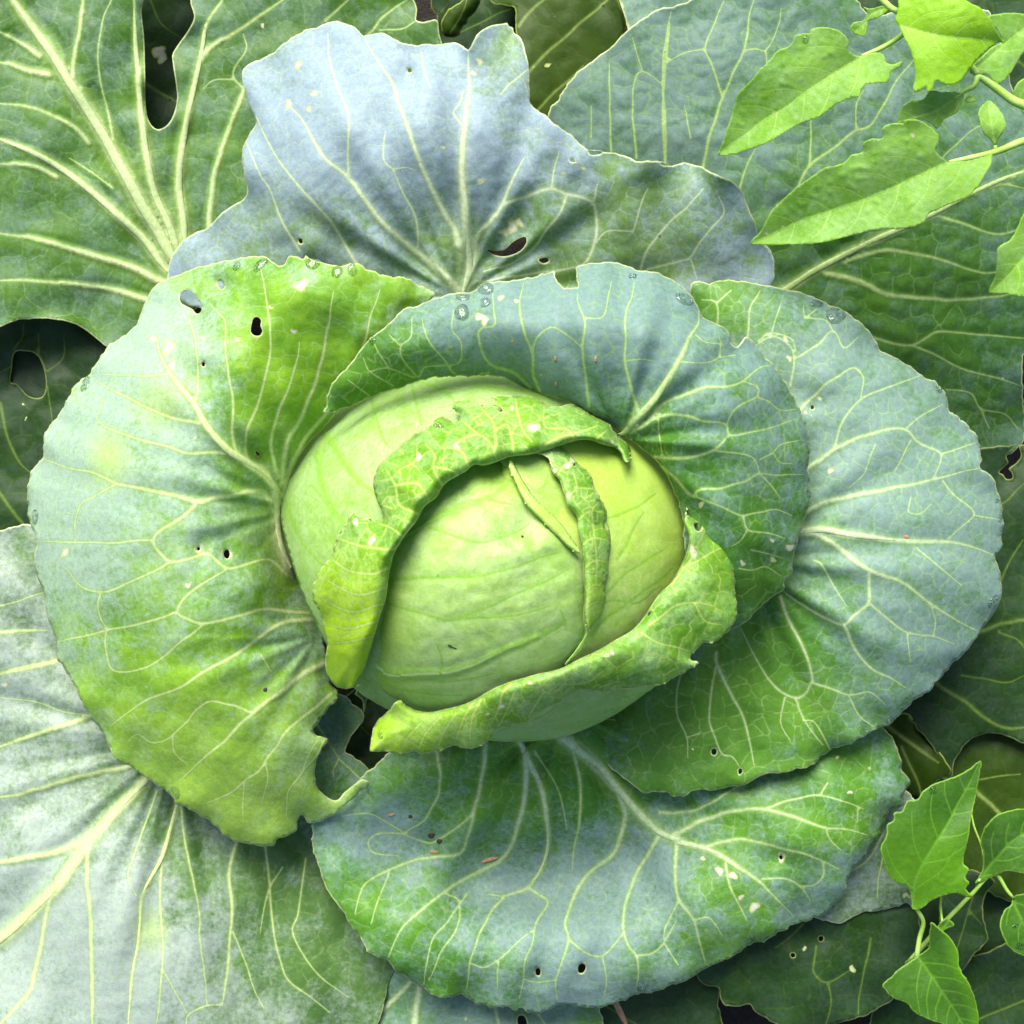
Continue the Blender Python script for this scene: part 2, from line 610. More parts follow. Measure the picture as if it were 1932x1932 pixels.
# ------------------------------------------------------------------ materials
class NT:
    def __init__(s, name):
        s.m = bpy.data.materials.new(name)
        s.m.use_nodes = True
        s.t = s.m.node_tree
        for n in list(s.t.nodes):
            s.t.nodes.remove(n)
        s.x = 0
    def n(s, typ, ins=None, **kw):
        nd = s.t.nodes.new(typ)
        nd.location = (s.x, 0); s.x += 160
        for k, v in kw.items():
            setattr(nd, k, v)
        for k, v in (ins or {}).items():
            if hasattr(v, 'is_linked') or isinstance(v, bpy.types.NodeSocket):
                s.t.links.new(v, nd.inputs[k])
            else:
                nd.inputs[k].default_value = v
        return nd
    def attr(s, name):
        return s.n('ShaderNodeAttribute', attribute_name=name).outputs['Fac']
    def math(s, op, a, b=0.0, clamp=False):
        return s.n('ShaderNodeMath', {0: a, 1: b}, operation=op, use_clamp=clamp).outputs[0]
    def ramp(s, v, a, b, c=0.0, d=1.0, smooth=True):
        return s.n('ShaderNodeMapRange', {0: v, 1: a, 2: b, 3: c, 4: d}, interpolation_type='SMOOTHSTEP' if smooth else 'LINEAR').outputs[0]
    def mix(s, f, a, b, mode='MIX'):
        nd = s.n('ShaderNodeMix', data_type='RGBA', blend_type=mode)
        for sock, val in ((nd.inputs[0], f), (nd.inputs[6], a), (nd.inputs[7], b)):
            if isinstance(val, bpy.types.NodeSocket):
                s.t.links.new(val, sock)
            else:
                sock.default_value = (*val, 1) if isinstance(val, tuple) else val
        return nd.outputs[2]
    def noise(s, co, scale, detail=3.0, rough=.55, dist=0.0):
        return s.n('ShaderNodeTexNoise', {'Vector': co, 'Scale': scale, 'Detail': detail, 'Roughness': rough, 'Distortion': dist}).outputs['Fac']

def leaf_mat(name, dark, light, bloom, bamt=.6, vein=(.50, .62, .30), halo=(.24, .40, .06), net=(.33, .50, .16), netk=.75,
             pale=(.40, .58, .10), transl=.28, rough=.44, spec=.25, veink=1.0, halok=.55, edgec=(.55, .62, .30), edgek=.9,
             tcol=(.30, .50, .03), speck=.5, bump=.26, bscale=46, loc=(0, 0, 0), core=None):
    k = NT(name)
    tc = k.n('ShaderNodeTexCoord').outputs['Object']
    co = k.n('ShaderNodeMapping', {'Vector': tc, 'Location': loc}).outputs[0]
    n1 = k.noise(co, 26, 4, .6)
    n2 = k.noise(co, bscale, 6, .68, .4)
    n3 = k.noise(co, 420, 3, .7)
    n4 = k.noise(co, 1500, 2, .6)
    n5 = k.noise(co, 130, 5, .7, .6)
    green = k.mix(k.ramp(n1, .32, .68), dark, light)
    vn, nt, ed, scv, ce, pl, wx = [k.attr(a) for a in ('vein', 'net', 'edge', 'scar', 'cell', 'pale', 'wax_sheen')]
    # waxy bloom: broad blotches, per-cell differences, rubbed fine breakup
    b = k.math('ADD', k.math('MULTIPLY', n2, .62), k.math('MULTIPLY', n5, .38))
    b = k.math('ADD', b, k.math('MULTIPLY', k.math('SUBTRACT', ce, .5), .13))
    b = k.math('ADD', b, k.math('MULTIPLY', k.math('SUBTRACT', n3, .5), .42))
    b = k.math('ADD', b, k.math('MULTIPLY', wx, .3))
    thr = .78 - bamt * .55
    bf = k.ramp(b, thr - .21, thr + .23, .04, .96)
    c = k.mix(bf, green, bloom)
    c = k.mix(pl, c, pale)
    # halo along veins
    c = k.mix(k.math('MULTIPLY', k.ramp(vn, -2.6, .2), halok), c, halo)
    c = k.mix(k.math('MULTIPLY', k.ramp(nt, -1.3, .75), k.math('MULTIPLY', k.math('MULTIPLY', k.ramp(n5, .32, .62), k.ramp(n1, .30, .62, .35, 1.0)), netk)), c, net)
    vv = k.mix(k.ramp(n3, .3, .7), vein, tuple(min(1, x * 1.18) for x in vein))
    vwd = k.ramp(k.attr('vwid'), .8, 5.0, .6, 1.0)
    c = k.mix(k.math('MULTIPLY', k.ramp(vn, -.8, .85), k.math('MULTIPLY', vwd, veink)), c, vv)
    if core:
        c = k.mix(k.math('MULTIPLY', k.ramp(vn, .25, .8), k.ramp(k.attr('vwid'), 3.4, 5.0, 0, .9)), c, core)
    c = k.mix(k.math('MULTIPLY', k.ramp(ed, 3.4, 1.0), k.ramp(n5, .3, .6, edgek * .45, edgek)), c, edgec)
    c = k.mix(k.ramp(scv, -.1, .25), c, (.48, .55, .22))
    c = k.mix(k.ramp(scv, .25, .5), c, (.62, .62, .52))
    c = k.mix(k.ramp(scv, .7, .95), c, (.35, .27, .18))
    # fine grain of the skin
    g = k.math('ADD', k.math('MULTIPLY', n3, .55), k.math('MULTIPLY', n4, .45))
    c = k.mix(speck, c, k.mix(k.ramp(g, .25, .75, smooth=False), (.22, .22, .22), (.8, .8, .8)), 'OVERLAY')
    h = k.math('ADD', k.math('MULTIPLY', n3, .5), k.math('MULTIPLY', n5, .3))
    h = k.math('ADD', h, k.math('MULTIPLY', k.ramp(vn, -1.6, .9), .14))
    h = k.math('ADD', h, k.math('MULTIPLY', k.ramp(nt, -1.2, .8), .12))
    h = k.math('ADD', h, k.math('MULTIPLY', n4, .16))
    bp = k.n('ShaderNodeBump', {'Strength': bump, 'Distance': .0009, 'Height': h}).outputs[0]
    ro = k.math('ADD', k.math('MULTIPLY', n5, .22), rough - .06)
    ro = k.math('ADD', ro, k.math('MULTIPLY', bf, .06))
    p = k.n('ShaderNodeBsdfPrincipled', {'Base Color': c, 'Roughness': ro, 'Specular IOR Level': spec, 'Normal': bp})
    tcn = k.mix(.55, c, tcol)
    tr = k.n('ShaderNodeBsdfTranslucent', {'Color': tcn, 'Normal': bp})
    ms = k.n('ShaderNodeMixShader', {0: transl, 1: p.outputs[0], 2: tr.outputs[0]})
    out = k.n('ShaderNodeOutputMaterial', {0: ms.outputs[0]})
    return k.m

M = {}
M['wrap'] = leaf_mat('wrapper_leaf_skin', (.11, .29, .006), (.22, .44, .012), (.33, .47, .36), .50, vein=(.56, .67, .30), netk=.6, loc=(.3, .1, 0))
M['wrapblue'] = leaf_mat('waxy_leaf_skin', (.045, .16, .006), (.09, .24, .010), (.18, .29, .27), .62, netk=.7, loc=(.7, .2, 0), halok=.4, vein=(.40, .53, .22), halo=(.17, .33, .04), net=(.25, .42, .10))
M['back'] = leaf_mat('bluish_leaf_skin', (.13, .25, .05), (.20, .34, .08), (.29, .39, .455), .80, netk=.6, loc=(1.1, .7, 0), halok=.6, halo=(.36, .48, .26), vein=(.58, .68, .42), net=(.40, .52, .30))
M['right'] = leaf_mat('grey_green_leaf_skin', (.06, .19, .010), (.12, .29, .018), (.20, .315, .275), .62, netk=.55, loc=(2.1, .3, 0), halok=.4, vein=(.46, .58, .33))
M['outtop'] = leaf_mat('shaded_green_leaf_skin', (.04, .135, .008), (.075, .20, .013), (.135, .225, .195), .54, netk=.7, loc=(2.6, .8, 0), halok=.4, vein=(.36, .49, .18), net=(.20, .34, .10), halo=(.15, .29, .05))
M['bottom'] = leaf_mat('mottled_leaf_skin', (.05, .18, .005), (.11, .29, .010), (.215, .325, .305), .50, netk=.45, loc=(.1, 1.3, 0), speck=.6, vein=(.44, .57, .30))
M['outer'] = leaf_mat('outer_leaf_skin', (.040, .128, .004), (.082, .205, .008), (.16, .26, .19), .38, netk=.3, spec=.32, loc=(3.1, .3, 0), vein=(.47, .59, .27), halok=.5)
M['outerpale'] = leaf_mat('outer_pale_leaf_skin', (.055, .15, .014), (.10, .22, .03), (.33, .41, .36), .50, netk=.35, loc=(3.7, 1.3, 0), vein=(.54, .64, .28), halok=.4, rough=.46, spec=.5, bump=.14)  # bloom brightened so the bottom left leaf carries sky sheen in its colour
M['dark'] = leaf_mat('lower_leaf_skin', (.010, .040, .002), (.020, .062, .003), (.034, .070, .036), .5, netk=.6, loc=(.3, 4.3, 0), vein=(.12, .20, .04), net=(.055, .115, .016), halo=(.04, .09, .008), edgec=(.26, .32, .10), rough=.42, spec=.22)  # deeper green of low leaves, darkened further with their shade in the colour
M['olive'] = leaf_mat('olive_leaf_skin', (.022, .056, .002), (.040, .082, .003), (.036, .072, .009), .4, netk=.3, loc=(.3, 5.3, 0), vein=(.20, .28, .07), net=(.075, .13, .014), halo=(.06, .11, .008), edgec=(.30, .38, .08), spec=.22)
M['rim'] = leaf_mat('rolled_margin_skin', (.10, .28, .006), (.18, .40, .016), (.33, .53, .21), .42, vein=(.46, .59, .18), net=(.40, .55, .12), netk=1.1, pale=(.46, .72, .02), loc=(1.3, 2.3, 0), halo=(.24, .42, .03), transl=.28, edgec=(.58, .65, .26))
for _n, _nm, _a, _b, _c, _p, _l in (('head', 'head_leaf_skin', (.23, .42, .055), (.30, .49, .10), (.37, .54, .20), (.27, .45, .010), 1.9),
                                ('headback', 'head_back_leaf_skin', (.19, .37, .045), (.25, .44, .08), (.33, .49, .20), (.27, .45, .010), 7.9),
                                ('headright', 'head_right_leaf_skin', (.27, .46, .05), (.34, .53, .08), (.42, .57, .19), (.38, .56, .05), 8.9)):
    M[_n] = leaf_mat(_nm, _a, _b, _c, .5, vein=(.19, .40, .045), net=(.38, .56, .15), netk=.22, pale=_p, halo=(.20, .41, .03), halok=.5, veink=.8, edgec=(.40, .58, .12), edgek=.6, speck=.26, bump=.26, rough=.42, spec=.3, core=(.46, .62, .24), loc=(_l, 2.9, 0), transl=.12, tcol=(.5, .65, .1))
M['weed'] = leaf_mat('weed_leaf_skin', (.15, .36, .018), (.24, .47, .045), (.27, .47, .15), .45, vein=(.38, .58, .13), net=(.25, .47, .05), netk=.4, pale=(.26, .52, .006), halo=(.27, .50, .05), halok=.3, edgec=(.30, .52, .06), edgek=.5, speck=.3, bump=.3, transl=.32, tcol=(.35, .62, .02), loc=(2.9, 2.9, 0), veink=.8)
M['weedshade'] = leaf_mat('shaded_weed_leaf_skin', (.024, .092, .002), (.042, .13, .005), (.055, .14, .022), .4, vein=(.12, .28, .03), net=(.07, .19, .01), netk=.4, pale=(.10, .28, .003), halo=(.11, .28, .015), halok=.3, edgec=(.22, .42, .04), edgek=.6, speck=.3, bump=.3, transl=.15, tcol=(.15, .35, .005), loc=(4.9, 2.9, 0), veink=.6)  # weed skin again, with shade from the leaves around it put into the colour


def stem_mat():
    k = NT('weed_stem_skin')
    tc = k.n('ShaderNodeTexCoord').outputs['Object']
    a = k.noise(tc, 90, 4)
    b = k.noise(tc, 900, 2)
    c = k.mix(k.ramp(a, .3, .7), (.22, .40, .04), (.36, .55, .12))
    bp = k.n('ShaderNodeBump', {'Strength': .3, 'Distance': .0006, 'Height': b}).outputs[0]
    p = k.n('ShaderNodeBsdfPrincipled', {'Base Color': c, 'Roughness': .5, 'Normal': bp})
    k.n('ShaderNodeOutputMaterial', {0: p.outputs[0]})
    return k.m
M['stem'] = stem_mat()

def soil_mat():
    k = NT('soil')
    tc = k.n('ShaderNodeTexCoord').outputs['Object']
    a = k.noise(tc, 40, 8, .7)
    b = k.noise(tc, 300, 5, .7)
    c = k.mix(k.ramp(a, .3, .7), (.010, .008, .005), (.030, .022, .015))
    c = k.mix(k.ramp(b, .55, .8), c, (.05, .04, .03))
    bp = k.n('ShaderNodeBump', {'Strength': .9, 'Distance': .01, 'Height': k.math('ADD', a, k.math('MULTIPLY', b, .3))}).outputs[0]
    p = k.n('ShaderNodeBsdfPrincipled', {'Base Color': c, 'Roughness': .9, 'Normal': bp})
    k.n('ShaderNodeOutputMaterial', {0: p.outputs[0]})
    return k.m

def water_mat():
    k = NT('water')
    p = k.n('ShaderNodeBsdfPrincipled', {'Base Color': (.95, 1, .95, 1), 'Roughness': .03, 'IOR': 1.33, 'Transmission Weight': 1.0})
    k.n('ShaderNodeOutputMaterial', {0: p.outputs[0]})
    return k.m
M['water'] = water_mat()

def debris_mat(name, a, b):
    k = NT(name)
    tc = k.n('ShaderNodeTexCoord').outputs['Object']
    c = k.mix(k.ramp(k.noise(tc, 800, 3), .3, .7), a, b)
    p = k.n('ShaderNodeBsdfPrincipled', {'Base Color': c, 'Roughness': .8})
    k.n('ShaderNodeOutputMaterial', {0: p.outputs[0]})
    return k.m
M['brown'] = debris_mat('plant_crumb', (.22, .12, .04), (.38, .24, .10))
M['black'] = debris_mat('dark_crumb', (.015, .014, .01), (.05, .04, .025))
M['straw'] = debris_mat('dry_straw', (.30, .15, .08), (.42, .24, .14))

# ------------------------------------------------------------------ ground
def soil():
    n = 161
    rng = np.random.default_rng(5)
    g = np.sign(np.linspace(-1, 1, n)) * np.abs(np.linspace(-1, 1, n)) ** 1.6 * 1.6
    x, y = np.meshgrid(g, g)
    z = np.zeros_like(x)
    for L in (.30, .15, .07, .035):
        z += snoise(sines(rng, 5, L, L * 1.7), x, y) * L * .03
    z -= z.max() + .001
    co = np.stack([x.ravel(), y.ravel(), z.ravel()], -1)
    i = np.arange(n * n).reshape(n, n)
    a, b, c, d = i[:-1, :-1].ravel(), i[:-1, 1:].ravel(), i[1:, 1:].ravel(), i[1:, :-1].ravel()
    o = make_mesh('ground', co, np.vstack([np.stack([a, b, c], -1), np.stack([a, c, d], -1)]), soil_mat())
    tag(o, 'dark crumbly garden soil showing in the gaps under the leaves', kind='structure')
soil()

# ------------------------------------------------------------------ head shape
def head_z(u, v):
    r = np.hypot((u - 925.) / 400., (v - 1045.) / 352.)
    rc = np.minimum(r, .95)
    z = 335 + 400 * np.sqrt(1 - rc ** 2)
    return z - np.maximum(r - .95, 0) * 1200

def strip(inner, outer, base, rise, drop, rise_p=.7, peak=.45):
    """rolled margin: fold along 'inner', free edge along 'outer'"""
    si = seg_of(catmull(inner, 6, False))
    so = seg_of(catmull(outer, 6, False))
    mi = (si[:, :2] + si[:, 2:]) / 2
    zi = base(mi[:, 0], mi[:, 1])
    def f(u, v):
        p = np.stack([u, v], -1)
        di, _ = segfield(p, si, 400.)
        do, _ = segfield(p, so, 400.)
        t = di / (di + do + 1e-6)
        o = np.empty(len(p))
        for i in range(0, len(p), 4000):
            d2 = ((p[i:i + 4000][:, None] - mi[None]) ** 2).sum(2)
            w = 1 / (d2 + 300.) ** 1.5
            o[i:i + 4000] = (w * zi).sum(1) / w.sum(1)
        tt = np.where(t < peak, t / peak * .5, .5 + (t - peak) / (1 - peak) * .5)
        return o, t, rise * np.sin(np.pi * np.clip(tt, 0, 1)) ** rise_p - drop * t ** 1.6
    return f

cab = empty('cabbage', 925, 1045, 0, 'large green cabbage with a pale round head in the middle of its spread leaves', 'cabbage')
cab2 = empty('cabbage', 1200, -300, 0, 'neighbouring cabbage reaching in behind the upright leaf at the top edge', 'cabbage')

# ------------------------------------------------------------------ the big left wrapper leaf
A_out = P("21: 185,678" .replace('185,678', '520,190') + " 11: 570,1840 705,1745 770,1600 835,1510 960,1450 1040,1420 1120,1405 1230,1375 1380,1358 1440,1385 1480,1410 1510,1400 1535,1355 1580,1360 1610,1375 1622,1355 1640,1375 1780,1408 1900,1395 12: 200,1405 250,1440 380,1470 450,1470 490,1510 585,1550 "
          "D: 812,566 790,590 760,640 700,700 665,750 640,775 585,835 556,880 548,930 555,1000 566,1080 580,1130 605,1160 614,1230 627,1290 31: 1800,180 1740,260 1680,350 1675,395 1735,415 1735,440 1690,500 1675,600 1690,680 1760,745 1795,742 1830,700 1910,635 32: 0,640 0,640".replace(' 32: 0,640 0,640', '') +
          " 32: 205,632 245,650 230,682 200,692 150,740 70,810 0,850 31: 1640,862 1602,822 1580,850 1580,900 1540,930 1470,950 1450,985 1290,975 1200,940 1160,890 1050,820 940,760 890,700 790,640 700,570 610,520 545,390 470,285 400,150 320,10 21: 310,1790 300,1690 250,1560 235,1430 190,1330 180,1250 195,1150 150,1040 145,920 165,790 225,700 235,590 270,540 330,450 390,340 480,260")
A_v = PV("13>2.6 21: 1550,1300 1490,1160 1472,1000 1455,880 1420,805 1330,745 1220,680 1140,600 1080,520 1040,440 980,360 900,260 850,160 830,60 ;"
         "6>2 21: 1460,1000 1430,940 1400,895 1340,890 1250,910 1160,925 1060,945 900,905 740,875 620,850 560,820 470,785 380,770 240,725 ;"
         "4>3 21: 1060,945 960,1030 840,1110 815,1150 820,1180 860,1230 910,1265 1010,1250 1100,1220 1150,1260 1210,1300 1300,1280 1430,1255 1500,1310 1550,1350 ;"
         "3>2 21: 815,1150 700,1155 560,1165 400,1160 210,1160 ; 3>2.2 21: 910,1265 820,1310 680,1380 540,1425 430,1395 360,1310 ; 2.5>2 21: 540,1425 520,1500 540,1580 570,1620 ;"
         "2.2>1.6 21: 620,850 500,920 430,950 400,1040 400,1110 400,1160 ; 4>1.6 21: 1200,690 1150,685 1000,690 900,655 780,625 660,590 560,550 510,500 540,440 545,400 ;"
         "4>2 21: 1090,530 1040,525 930,505 800,455 700,405 600,355 520,310 ; 2.4>1.5 21: 900,260 800,280 680,275 540,270 ;"
         "4>1.8 21: 1260,690 1250,670 1230,560 1240,430 1210,250 1195,120 1200,0 11: 1195,1700 1120,1620 ; 4>1.8 21: 1310,720 1300,660 1310,560 1370,430 1410,280 1435,150 1430,0 11: 1430,1720 1400,1500 1380,1420 ;"
         "5>2 21: 1470,820 1460,760 1440,640 1470,500 1530,350 1580,190 1590,100 ; 6>2 21: 1490,860 1500,800 1520,650 1600,500 1680,300 1720,130 1740,0 11: 1740,1750 1770,1550 ;"
         "6>2 21: 1505,960 1520,850 1570,700 1660,560 1740,470 1850,300 1920,150 12: 260,1650 300,1540 ; 3>1.6 21: 1040,430 1050,300 1040,100 1010,0 11: 1000,1650 ;"
         "4>3 21: 1690,1540 1560,1530 1410,1515 1280,1550 1080,1595 1000,1570 940,1530 1000,1440 1090,1370 1210,1300 ; 3>2.4 21: 940,1530 800,1580 580,1625 450,1660 310,1690 ;"
         "3>2 21: 1080,1595 960,1690 880,1760 770,1830 600,1840 560,1720 570,1620 ; 5>2 21: 1700,1570 1500,1590 1390,1660 1250,1760 1080,1850 960,1930 31: 780,210 660,290 580,350 ;"
         "6>2 31: 1740,10 1600,80 1480,180 1340,280 1200,420 1060,540 1000,600 950,640 ; 3>1.8 31: 1340,280 1230,240 1100,225 980,340 900,410 810,440 730,395 680,430 ;"
         "4>2 31: 1760,180 1650,270 1530,370 1450,480 1380,580 1300,640 1220,710 1090,760 ; 3>1.6 31: 1750,300 1700,470 1600,600 1530,700 1520,830 ; 2>1.5 31: 1300,640 1290,740 1290,860 ; 2>1.5 31: 1410,540 1420,640 1390,760 ; 2.4>1.5 31: 920,410 925,490 1000,560 ; 2>1.4 21: 1440,1850 1380,1750 ; 2.5>1.6 31: 1610,580 1640,500 1690,420")
A_h = [P("11: 955,1570 970,1545 1000,1540 1030,1560 1050,1590 1068,1620 1065,1655 1045,1665 1020,1640 990,1625 960,1605"),
       P("11: 1345,1690 1365,1682 1385,1700 1382,1730 1392,1755 1380,1780 1350,1780 1332,1760 1335,1725"),
       P("11: 1155,1495 1175,1492 1188,1515 1182,1535 1165,1528"), P("21: 1195,1205 1210,1200 1220,1225 1210,1248 1192,1240 1188,1220"),
       P("21: 1048,1188 1060,1188 1060,1204 1048,1204"), P("21: 1356,680 1368,680 1378,700 1366,702"), P("21: 1072,208 1086,206 1086,226 1074,228")]
A_sc = [(568, 538, 13), (318, 655, 14), (325, 690, 9), (374, 1035, 9), (383, 638, 6), (447, 640, 5), (554, 625, 6), (455, 835, 4), (123, 1043, 8), (355, 1104, 7), (368, 826, 4), (416, 538, 8), (290, 640, 8), (383, 687, 7), (358, 570, 0.1), (428, 1046, 10), (510, 580, 5), (497, 1243, 3)]
A_z = tps(PZ("548,930,350 565,1080,300 600,1150,300 622,1290,310 480,900,465 420,800,530 300,700,490 150,750,385 60,930,340 100,1200,335 200,1400,335 320,1500,325 500,1590,300 620,1535,270 690,1480,275 450,1300,450 300,1100,500 300,900,520 480,1100,460 560,760,470 640,745,440 700,650,500 812,560,480 680,510,530 540,490,520 400,500,450 280,570,395 480,640,540 580,640,500 530,1450,380 200,1050,465 180,860,455 600,560,545"))
A_wax = G((90, 900, 110, .9), (250, 640, 110, .9), (130, 1080, 80, .4), (430, 640, 90, -.2), (600, 650, 110, -.9), (520, 800, 90, -.4), (400, 1450, 130, -.7), (250, 1250, 120, -.3), (350, 900, 120, .3), (560, 1050, 60, -.5))
A_pale = lambda u, v: np.clip(1.15 - np.hypot(u - 545, (v - 960) * .8) / 150, 0, 1) * .35 + np.clip(1 - np.hypot(u - 250, (v - 800)) / 55, 0, 1) * .0 + np.clip(1.3 - np.hypot((u - 205), (v - 865) * .7) / 42, 0, 1) * .6 + np.clip(1.3 - np.hypot((u - 300) * .8, (v - 760)) / 45, 0, 1) * .45 + np.clip((v - 1230) / 280, 0, 1) * .5
oA = leaf('A', cab, M['wrap'], A_out, A_z, A_v, A_h, A_sc, wave=2.0, droop=12, zadd=add(pleat(560, 960, 15, 15, 70, 210, .5, -2.2, 1.3), pleat(600, 1200, 12, 10, 70, 200, 0, 2.6, .9)), pale=A_pale, wax_sheen=A_wax, label='big bright wrapper leaf left of the head, peppered with small holes')
rib('A', oA, M['wrap'], A_v[0], cut=.85, lift=.35)

# ------------------------------------------------------------------ upright bluish leaf behind, top centre
B_out = P("D: 320,560 11: 900,1400 960,1290 1040,1230 1100,1210 1180,1130 1300,1045 1310,1000 1290,900 1290,780 1330,700 1355,650 1330,580 1300,480 1285,400 1300,350 1390,310 1470,265 1540,205 1620,160 1700,135 1760,115 1820,120 1890,150 1930,190 12: 225,186 270,175 330,178 380,210 440,235 490,240 540,232 620,235 670,222 710,230 750,255 770,268 800,210 840,160 900,130 960,124 975,120 985,140 1005,145 1010,175 1040,195 1070,270 1090,350 1095,430 1098,550 1160,600 1250,670 1330,730 1400,795 1500,805 1600,825 1680,860 1740,855 1800,860 1840,875 13: 0,865 60,880 120,865 200,880 260,910 330,940 390,965 440,1020 455,1075 480,1130 510,1195 525,1260 560,1300 590,1340 605,1400 600,1490 D: 1430,600 1250,660 1050,640 880,620 700,620 500,600")
B_v = PV("10>2.5 12: 740,1560 775,1430 770,1280 755,1130 735,980 735,850 745,700 770,480 770,280 ; 6>2 12: 715,1300 700,1230 640,1130 560,970 500,830 450,680 400,550 370,450 300,340 240,250 220,200 ;"
         "7>2 12: 710,1540 690,1510 580,1410 430,1290 310,1180 220,1060 130,940 0,830 11: 1600,630 1530,560 ; 3>1.6 12: 130,940 130,760 130,600 70,450 30,300 20,180 ; 3>2 12: 500,1310 490,1160 420,1020 370,900 ; 2>1.5 12: 370,900 440,890 490,910 ; 2>1.5 12: 370,900 320,850 330,700 ;"
         "3.5>1.6 11: 1890,1400 1760,1180 1640,1050 1500,880 1420,750 1360,620 ; 3>1.6 11: 1590,1330 1500,1180 1430,1000 1380,930 1310,760 ; 3>2 12: 190,1420 40,1180 0,1130 11: 1640,1040 ;"
         "6>2 12: 785,1420 820,1260 880,1180 950,1080 1000,960 1070,830 ; 4>2.4 12: 950,1090 1080,1040 1210,1000 1290,1030 1380,1050 1430,1080 1450,1160 1440,1290 1390,1390 1330,1420 1000,1470 790,1500 ; 2.4>1.5 12: 1210,1000 1225,900 1250,800 ; 2.4>1.5 12: 1430,1080 1455,980 ;"
         "3>2 12: 1290,1030 1250,1140 1170,1240 1100,1330 1000,1400 850,1440 ; 3>1.6 12: 1680,1440 1720,1330 1830,1190 1932,1100 13: 150,1090 230,1000 ; 2>1.5 12: 1640,1230 1690,1080 1720,1000 ; 3>1.5 12: 1720,1430 1932,1380 13: 160,1370 230,1260 340,1130 310,1040 ; 2>1.5 13: 160,1370 195,1480 ; 2.6>1.5 12: 760,690 690,600 720,560 740,480 ; 2>1.4 12: 520,280 540,400 570,470 ; 2>1.4 12: 940,500 1020,420 1080,370 ; 2.2>1.4 12: 1640,1230 1500,1230 1440,1290")
B_h = [P("12: 868,1322 900,1332 950,1330 970,1320 1000,1290 1040,1265 1072,1258 1076,1290 1050,1330 1000,1355 940,1360 890,1345"), P("12: 1142,1380 1160,1370 1190,1372 1195,1388 1165,1398"), P("12: 1305,845 1330,848 1338,860 1310,858"), P("12: 448,366 465,366 468,382 450,384"),
       P("12: 1405,798 1480,802 1475,815 1420,822"), P("11: 1585,1270 1600,1268 1606,1290 1588,1292")]
B_sc = [(563, 122, 8), (545, 196, 8), (583, 206, 6), (593, 176, 7), (966, 428, 12), (950, 438, 9), (980, 420, 8), (907, 342, 8), (836, 278, 5), (1063, 327, 5), (1100, 317, 5), (905, 116, 7), (893, 138, 6)]
B_z = tps(PZ("860,550,300 700,560,290 480,560,265 330,540,235 400,420,265 470,330,320 470,250,320 465,130,320 550,80,350 640,45,370 690,70,385 760,80,390 850,100,400 900,95,410 960,48,400 998,150,390 1000,200,395 850,250,440 700,250,440 560,250,400 870,400,370 600,400,370 1090,270,395 1050,400,350 1200,290,410 1350,320,400 1420,420,370 1455,500,330 1300,480,325 1150,500,300 1000,530,280 900,620,260 1400,600,280"))
oB = leaf('B', cab, M['back'], B_out, B_z, B_v, B_h, B_sc, wave=1.4, wl=30, zwave=7, zwl=220, ripple=8, zadd=pleat(865, 560, 17, 11, 90, 330, .8), wax_sheen=G((620, 200, 200, .5), (1300, 400, 110, -.6), (1080, 480, 110, -.8), (500, 460, 100, -.7), (700, 460, 90, -.5), (850, 480, 60, -.7), (950, 100, 50, -.6), (520, 120, 40, -.5), (1200, 320, 60, -.4)), label='upright bluish waxy leaf with a wavy torn top behind the head')
rib('B', oB, M['back'], B_v[0], cut=.7)

# ------------------------------------------------------------------ wrapper leaf arching over the head, upper right
C_out = P("22: 0,480 10,430 40,330 90,270 150,200 200,130 250,80 300,40 12: 350,1715 420,1640 490,1625 580,1590 660,1560 720,1550 800,1545 850,1505 920,1495 1000,1485 1080,1475 1150,1460 1200,1448 1226,1440 1236,1470 1245,1500 1270,1520 1320,1525 1348,1520 1345,1460 1340,1420 1400,1400 1470,1390 1540,1390 1610,1410 1660,1435 1750,1440 1840,1475 1900,1520 13: 140,1540 180,1590 210,1640 235,1685 290,1710 23: 350,30 368,62 378,105 405,125 430,100 465,62 520,130 570,190 630,250 680,330 710,390 740,460 770,520 795,610 795,690 785,770 800,860 808,900 795,970 765,1040 740,1120 720,1200 705,1280 700,1330 655,1370 660,1405 600,1450 520,1520 470,1570 400,1615 D: 1340,1200 1300,1100 1290,1010 1283,960 1262,905 1235,868 1190,830 1160,812 1080,762 22: 1150,372 1050,330 960,290 880,277 700,280 520,300 420,335 250,395 100,455 ")
